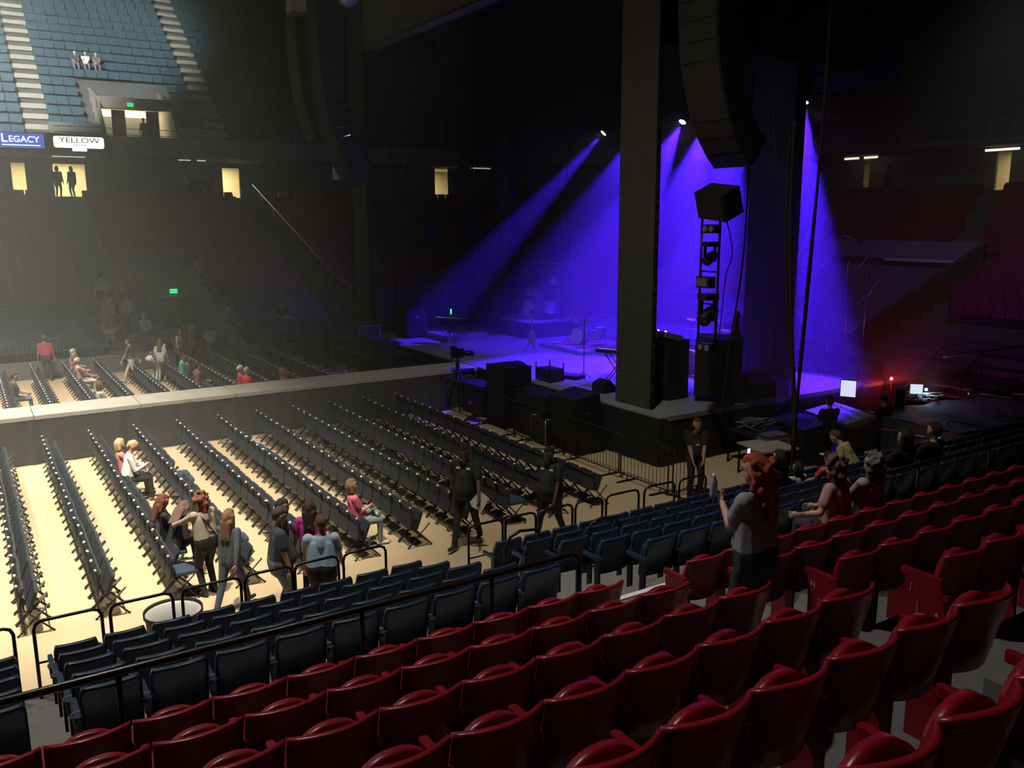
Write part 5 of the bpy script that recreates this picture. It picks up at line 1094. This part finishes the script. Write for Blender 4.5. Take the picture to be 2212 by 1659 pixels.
person('woman in a pink shirt and glasses seated with one ankle on her knee', seat_at(5, 19), -.15, 1.66, 'sit', (.75, .17, .25), (.22, .26, .28), hair=('bob', (.20, .11, .07)), shoe=(.75, .75, .72), fem=True, fat=.05, lean=-.14, look=(0, -.1), lh=(.26, .06, .75), rh=(.24, -.04, .78), lf=(.40, -.12, .66), rf=(.42, -.1, .08), vox=.014, extra=acc_glasses)
person('tall security guard in black walking along the row with white papers', (7.44, 13.3, 0), 3.75, 1.94, 'walk', BLK, BLK, skin='dark', hair=('short', (.008, .007, .006)), fat=.10, look=(.2, .1), lh=(.30, .36, .92), rh=(-.12, -.36, .84), vox=.014, extra=acc_patch)
person('second security guard in black walking between the chairs and the blue seats', (8.8, 12.55, 0), 3.5, 1.86, 'walk', BLK, BLK, skin='dark', hair=('short', (.008, .007, .006)), fat=.11, vox=.015, extra=acc_patch)
person('staff member in black with a lanyard badge standing by the corner barrier', (12.85, 12.95, 0), -2.1, 1.80, 'stand', BLK, BLK, skin='mid', hair=('short', (.03, .02, .015)), lh=(.22, .10, .84), rh=(.22, -.10, .84), fat=.03, vox=.016, extra=acc_badge)
# --- in the near stand
person('red-haired woman in a grey T-shirt holding a water bottle in the aisle', (5.2, 4.52, 2.36), 1.7, 1.76, 'stand', (.27, .28, .29), (.02, .035, .04), hair=('wavy', (.30, .055, .018)), fem=True, fat=.05, look=(.4, .1), lhw=(5.15, 4.86, 3.66), rh=(.1, -.28, .85), hc=.75, vox=.012)
def cseat(x, row): return (x, 10.6-(.67+.8*row)+.30, .62+.27*row)
person('dark-haired woman in black filming with a lit phone', cseat(10.3, 2), PI/2, 1.68, 'sit', BLK, BLK, hair=('bob', (.015, .01, .009)), fem=True, lhw=(10.12, 8.95, 2.28), vox=.016)
person('child with dark hair and white top seated beside the phone', cseat(10.75, 2), PI/2, 1.35, 'sit', (.6, .6, .6), (.05, .05, .06), hair=('bob', (.02, .013, .01)), vox=.016)
person('child in an orange shirt and a yellow and black cap', cseat(11.5, 2), PI/2+.1, 1.42, 'sit', (.75, .10, .04), (.05, .05, .06), hair=('none', BLK), vox=.016, extra=acc_cap((.012, .012, .012), (.6, .6, .1)))
person('woman with curly grey-brown hair and striped pink shirt in the front red row', (7.95, 5.77, 2.07), 1.75, 1.68, 'sit', (.40, .22, .24), (.03, .03, .04), hair=('curly', (.12, .07, .055)), fem=True, fat=.05, lean=.1, lh=(.3, .35, .7), vox=.014)
person('woman with grey hair and pale speckled top in the front red row', (8.45, 5.77, 2.07), PI/2, 1.66, 'sit', (.33, .34, .34), (.03, .03, .04), hair=('curly', (.13, .12, .115)), fem=True, fat=.05, vox=.014)
person('person in a mustard yellow shirt leaning over a rail', cseat(13.4, 1), 1.9, 1.74, 'sit', (.42, .36, .14), (.04, .04, .05), hair=('short', (.09, .05, .03)), lean=.6, vox=.018)
person('dark-clothed spectator with black hair right of the grey-haired woman', cseat(11.0, 4), PI/2, 1.72, 'sit', BLK, BLK, hair=('bob', (.012, .01, .009)), vox=.018)
person('second dark-clothed spectator near the right-hand barriers', cseat(11.7, 4), PI/2, 1.72, 'sit', BLK, BLK, hair=('short', (.012, .01, .009)), vox=.018)
person('technician in black standing at the consoles beside the stage', (17.1, 12.85, 0), 1.2, 1.78, 'stand', BLK, BLK, skin='mid', hair=('short', (.02, .015, .012)), lh=(.35, .15, 1.0), rh=(.35, -.15, 1.0), vox=.018)
person('engineer in a dark cap seated at the mixing console', (19.5, 13.0, .1), 1.3, 1.78, 'sit', BLK, BLK, skin='mid', hair=('none', BLK), lean=.1, vox=.018, extra=acc_cap((.015, .015, .02), (.015, .015, .02)))
# --- far floor and far stand
F = .03
person('man in a dark polo and khaki shorts standing at the far aisle', (4.85, 38.1, .6), 1.6, 1.76, 'stand', (.07, .065, .05), (.42, .34, .24), skin='mid', hair=('short', (.12, .09, .05)), legs='short', fat=.06, vox=F)
person('tall man in a grey shirt climbing the far aisle stairs', (5.1, 41.3, 1.9), 1.5, 1.78, 'stand', (.25, .27, .28), (.08, .09, .1), hair=('short', (.06, .05, .04)), vox=F)
person('person in dark clothes climbing the far aisle stairs behind the grey shirt', (5.55, 40.6, 1.5), 1.6, 1.7, 'stand', (.05, .05, .05), (.04, .04, .05), hair=('long', (.05, .03, .02)), vox=F)
person('woman in a white top descending the far aisle stairs', (5.75, 39.3, 1.2), -1.2, 1.64, 'stand', (.6, .6, .58), (.05, .05, .06), hair=('long', (.2, .12, .06)), fem=True, vox=F)
person('person in a pale pink top at the foot of the far aisle stairs', (5.0, 39.2, 1.1), -1.5, 1.66, 'stand', (.5, .38, .35), (.1, .1, .12), hair=('bob', (.2, .12, .06)), fem=True, vox=F)
person('person in a red shirt standing at the far fence on the left', (2.36, 36.4, 0), 1.3, 1.72, 'stand', (.5, .06, .09), (.05, .05, .06), hair=('short', (.1, .06, .04)), vox=F)
person('person in dark top and white trousers striding along the far aisle', (4.95, 33.9, 0), 2.7, 1.70, 'walk', (.12, .11, .11), (.75, .72, .66), hair=('short', (.03, .02, .015)), vox=F)
person('person in white trousers bending over a chair on the far side', (5.75, 34.2, 0), .3, 1.68, 'stand', (.1, .09, .085), (.75, .72, .66), hair=('bob', (.45, .32, .18)), lean=.95, pel=(-.1, 0, .9), fem=True, vox=F)
person('person in a white hood seated above the far fence', (6.2, 38.0, .85), -1.4, 1.7, 'sit', (.6, .62, .64), (.08, .08, .1), hair=('bob', (.55, .56, .58)), sleeve='long', vox=F)
person('woman in a white top near the lower portal', (5.95, 33.8, 0), 1.0, 1.6, 'stand', (.65, .63, .58), (.5, .47, .42), hair=('long', (.12, .08, .05)), fem=True, vox=F)
person('woman in a white T-shirt and black shorts below the lower portal', (7.05, 35.9, 0), -.6, 1.7, 'stand', (.7, .64, .56), (.03, .03, .035), hair=('long', (.15, .09, .06)), legs='short', fem=True, vox=F)
person('person in an orange shirt beside the white T-shirt', (7.65, 36.3, 0), 2.6, 1.76, 'stand', (.65, .12, .04), (.05, .05, .06), skin='mid', hair=('short', (.35, .33, .3)), vox=F)
person('usher in a black vest and white shirt at the far fence', (8.4, 36.5, 0), -1.6, 1.72, 'stand', (.5, .5, .48), (.02, .02, .02), skin='dark', hair=('short', (.01, .01, .01)), vox=F)
person('man in a pale blue T-shirt and khaki shorts on the far terrace', (9.5, 37.9, .6), -1.3, 1.74, 'stand', (.2, .24, .34), (.35, .30, .24), hair=('short', (.06, .04, .03)), legs='short', vox=F)
person('waiter in black carrying a white tray by the far barrier', (11.9, 37.9, .6), -1.5, 1.76, 'stand', BLK, BLK, skin='mid', hair=('short', (.02, .015, .012)), lh=(.32, .12, 1.0), rh=(.32, -.12, 1.0), vox=F)
def fseat(k, y): return (.73+1.05*k+.27, y, 0)
for lb, k, y, c, hr, pa in (('elderly man in a pale red shirt seated on the far side', 2, 34.9, (.5, .28, .22), ('short', (.5, .45, .36)), (.2, .18, .16)), ('woman in brown seated behind the elderly man', 2, 33.9, (.25, .18, .14), ('bob', (.22, .15, .09)), (.1, .09, .08)), ('blond person in pink with pale trousers seated on the far side', 2, 32.6, (.52, .28, .24), ('short', (.55, .42, .25)), (.65, .6, .5)), ('person in turquoise seated on the far side', 5, 31.6, (.05, .38, .42), ('short', (.03, .02, .02)), (.05, .05, .06)), ('person in dark blue seated beside the turquoise top', 5, 30.9, (.05, .055, .06), ('short', (.03, .02, .02)), (.05, .05, .06)), ('person in maroon holding white paper on the far side', 5, 29.3, (.16, .06, .09), ('short', (.03, .02, .02)), (.15, .16, .2)), ('white-haired person in red seated near the runway', 6, 27.9, (.55, .035, .05), ('short', (.6, .56, .5)), (.05, .05, .06)), ('fair-haired person in bright red seated near the runway', 6, 27.4, (.6, .035, .05), ('short', (.45, .33, .2)), (.05, .05, .06)), ('brown-haired person in dark red low behind the runway', 7, 26.7, (.25, .05, .05), ('bob', (.2, .1, .05)), (.05, .05, .06)), ('man in a dark patterned shirt and jeans slouching at the far left', 0, 30.4, (.07, .055, .05), ('short', (.05, .03, .02)), (.12, .15, .19)), ('person with dark hair low behind the runway at the left', 2, 27.4, (.5, .46, .4), ('bob', (.1, .05, .03)), (.05, .05, .06)), ('person in dark clothes at the left edge behind the runway', -1, 28.0, (.06, .06, .07), ('short', (.03, .02, .02)), (.1, .13, .16))):
    person(lb, fseat(k, y), random.uniform(-.2, .3), 1.7, 'sit', c, pa, hair=hr, lean=random.uniform(-.1, .15), vox=F, group='people seated on the far side of the floor')
for lb, p, r in (('dark silhouette standing in the bright doorway under the YELLOW sign', (6.3, 59.7, 7.25), 2.2), ('dark silhouette at the left jamb of the doorway under the YELLOW sign', (5.5, 59.7, 7.25), 1.1)): person(lb, p, r, 1.85, 'stand', (.05, .05, .05), (.04, .05, .06), skin='mid', hair=('bob', (.02, .015, .01)), sleeve='long', fat=.09, vox=.025)
for lb, p, r in (('dark silhouette at the left door of the upper portal', (8.95, 58.6, 10.3), 1.5), ('dark silhouette in the middle of the upper portal', (10.45, 58.6, 10.3), 2.0)): person(lb, p, r, 1.75, 'stand', (.04, .04, .04), (.03, .03, .03), skin='mid', hair=('short', (.02, .015, .01)), sleeve='long', vox=F)
for lb, x, c, hr in (('bald spectator in dark clothes seated in the bright upper-deck rows', 7.4, (.04, .04, .045), ('none', BLK)), ('spectator in white seated between two others in the upper deck', 8.0, (.75, .75, .72), ('short', (.1, .06, .04))), ('spectator in a brown top seated right of the one in white', 8.6, (.12, .09, .07), ('short', (.05, .03, .02)))): person(lb, (x, 62.3, 10.3+.66*7+.02), -PI/2, 1.7, 'sit', c, (.15, .16, .18), hair=hr, vox=F)
for lb, x, c in (('seated figure in a white top on the dim far concourse', 12.2, (.4, .4, .4)), ('seated figure in grey between two others on the dim concourse', 12.9, (.15, .15, .15)), ('seated figure in red on the dim far concourse', 13.6, (.4, .1, .09))): person(lb, (x, 56.6, 7.25), -PI/2, 1.7, 'sit', c, (.05, .05, .06), hair=('short', (.03, .02, .02)), vox=F)
person('dim figure in a pale shirt on the stage-end concourse', (47.0, 32.3, 7.25), PI, 1.74, 'stand', (.35, .35, .36), BLK, skin='dark', hair=('short', (.01, .01, .01)), vox=F)
finish_people()
# things people hold
t = thing('water_bottle', 'clear water bottle in the hand of the red-haired woman', 'bottle', (5.135, 4.95, 3.69)); mat('bottleplastic', (.35, .38, .5), .15); b = MB(); b.lathe([(0, 0), (.03, 0), (.032, .02), (.032, .12), (.03, .135), (.014, .165), (.013, .18)], n=14); b.build('bottle_body', 'bottleplastic', t); b = MB(); b.lathe([(.015, .178), (.015, .2), (0, .2)], n=10); b.build('cap', 'white', t)
emat('phonescreen', (.7, .8, 1), 1.0)
def phone(label, p, rz, tilt, scr=True):
    t = thing('phone', label, 'phone', p, rz); b = MB(); b.box((0, 0, 0), (.01, .075, .145), rot('Y', tilt)); b.build('case', 'rubber', t); b = MB(); b.box(rot('Y', tilt) @ Vector((-.007, 0, 0)), (.004, .066, .128), rot('Y', tilt)); b.build('screen', 'phonescreen' if scr else 'glassy', t)
phone('lit phone held up by the dark-haired woman', (10.14, 9.07, 2.36), PI/2, 0); phone('phone held by the person in the bright white top', (2.95, 19.42, .90), 0, -.9, False)
t = thing('paper_sheets', 'white papers in the hand of the tall security guard', 'paper', (7.52, 12.95, .92), 1.0)
for i in range(3): b = MB(); b.box((.01*i, .012*i, .02*i), (.003, .21, .29), rot('X', .5+.1*i)); b.build('sheet', 'white', t)
t = thing('serving_tray', 'white tray carried by the waiter', 'tray', (11.95, 37.45, 1.68)); b = MB(); b.lathe([(0, 0), (.2, 0), (.22, .03)], n=16); b.build('dish', 'white', t)
t = thing('paper_bag', 'crumpled white bag on the aisle floor beside the red seats', 'bag', (4.98, 4.2, 2.66)); b = MB(); rnd = random.Random(3); P = [[(.09*math.cos(a)*(1+.3*rnd.random()), .09*math.sin(a)*(1+.3*rnd.random()), z) for a in [i*PI/4 for i in range(8)]+[0]] for z in (0, .06, .12, .17)]
for r in P: r[-1] = r[0]
b.grid(P, smooth=False); b.build('bag_body', 'white', t)
t = thing('paper_scrap', 'small white paper scrap on the aisle step', 'paper', (5.15, 3.35, 2.955), .4); b = MB(); b.box((0, 0, .002), (.12, .06, .003)); b.build('sheet', 'white', t)
finish_text()
# ------------------------------------------------------------------ haze
hazemat('house_haze_air', .008, (.93, 1, .95), .25); hazemat('stage_haze_air', .026, (1, 1, 1), .15)
b = MB(); b.bbox((-13, 14.5, .03), (8.5, 54.9, 20)); stuff(tag(b.build('house_haze', 'house_haze_air'), 'thin grey haze hanging under the house lights', 'haze'))
b = MB(); b.bbox((14.9, 13.2, 1.3), (36, 37, 12.5)); stuff(tag(b.build('stage_haze', 'stage_haze_air'), 'violet lit stage haze around the beams', 'haze'))
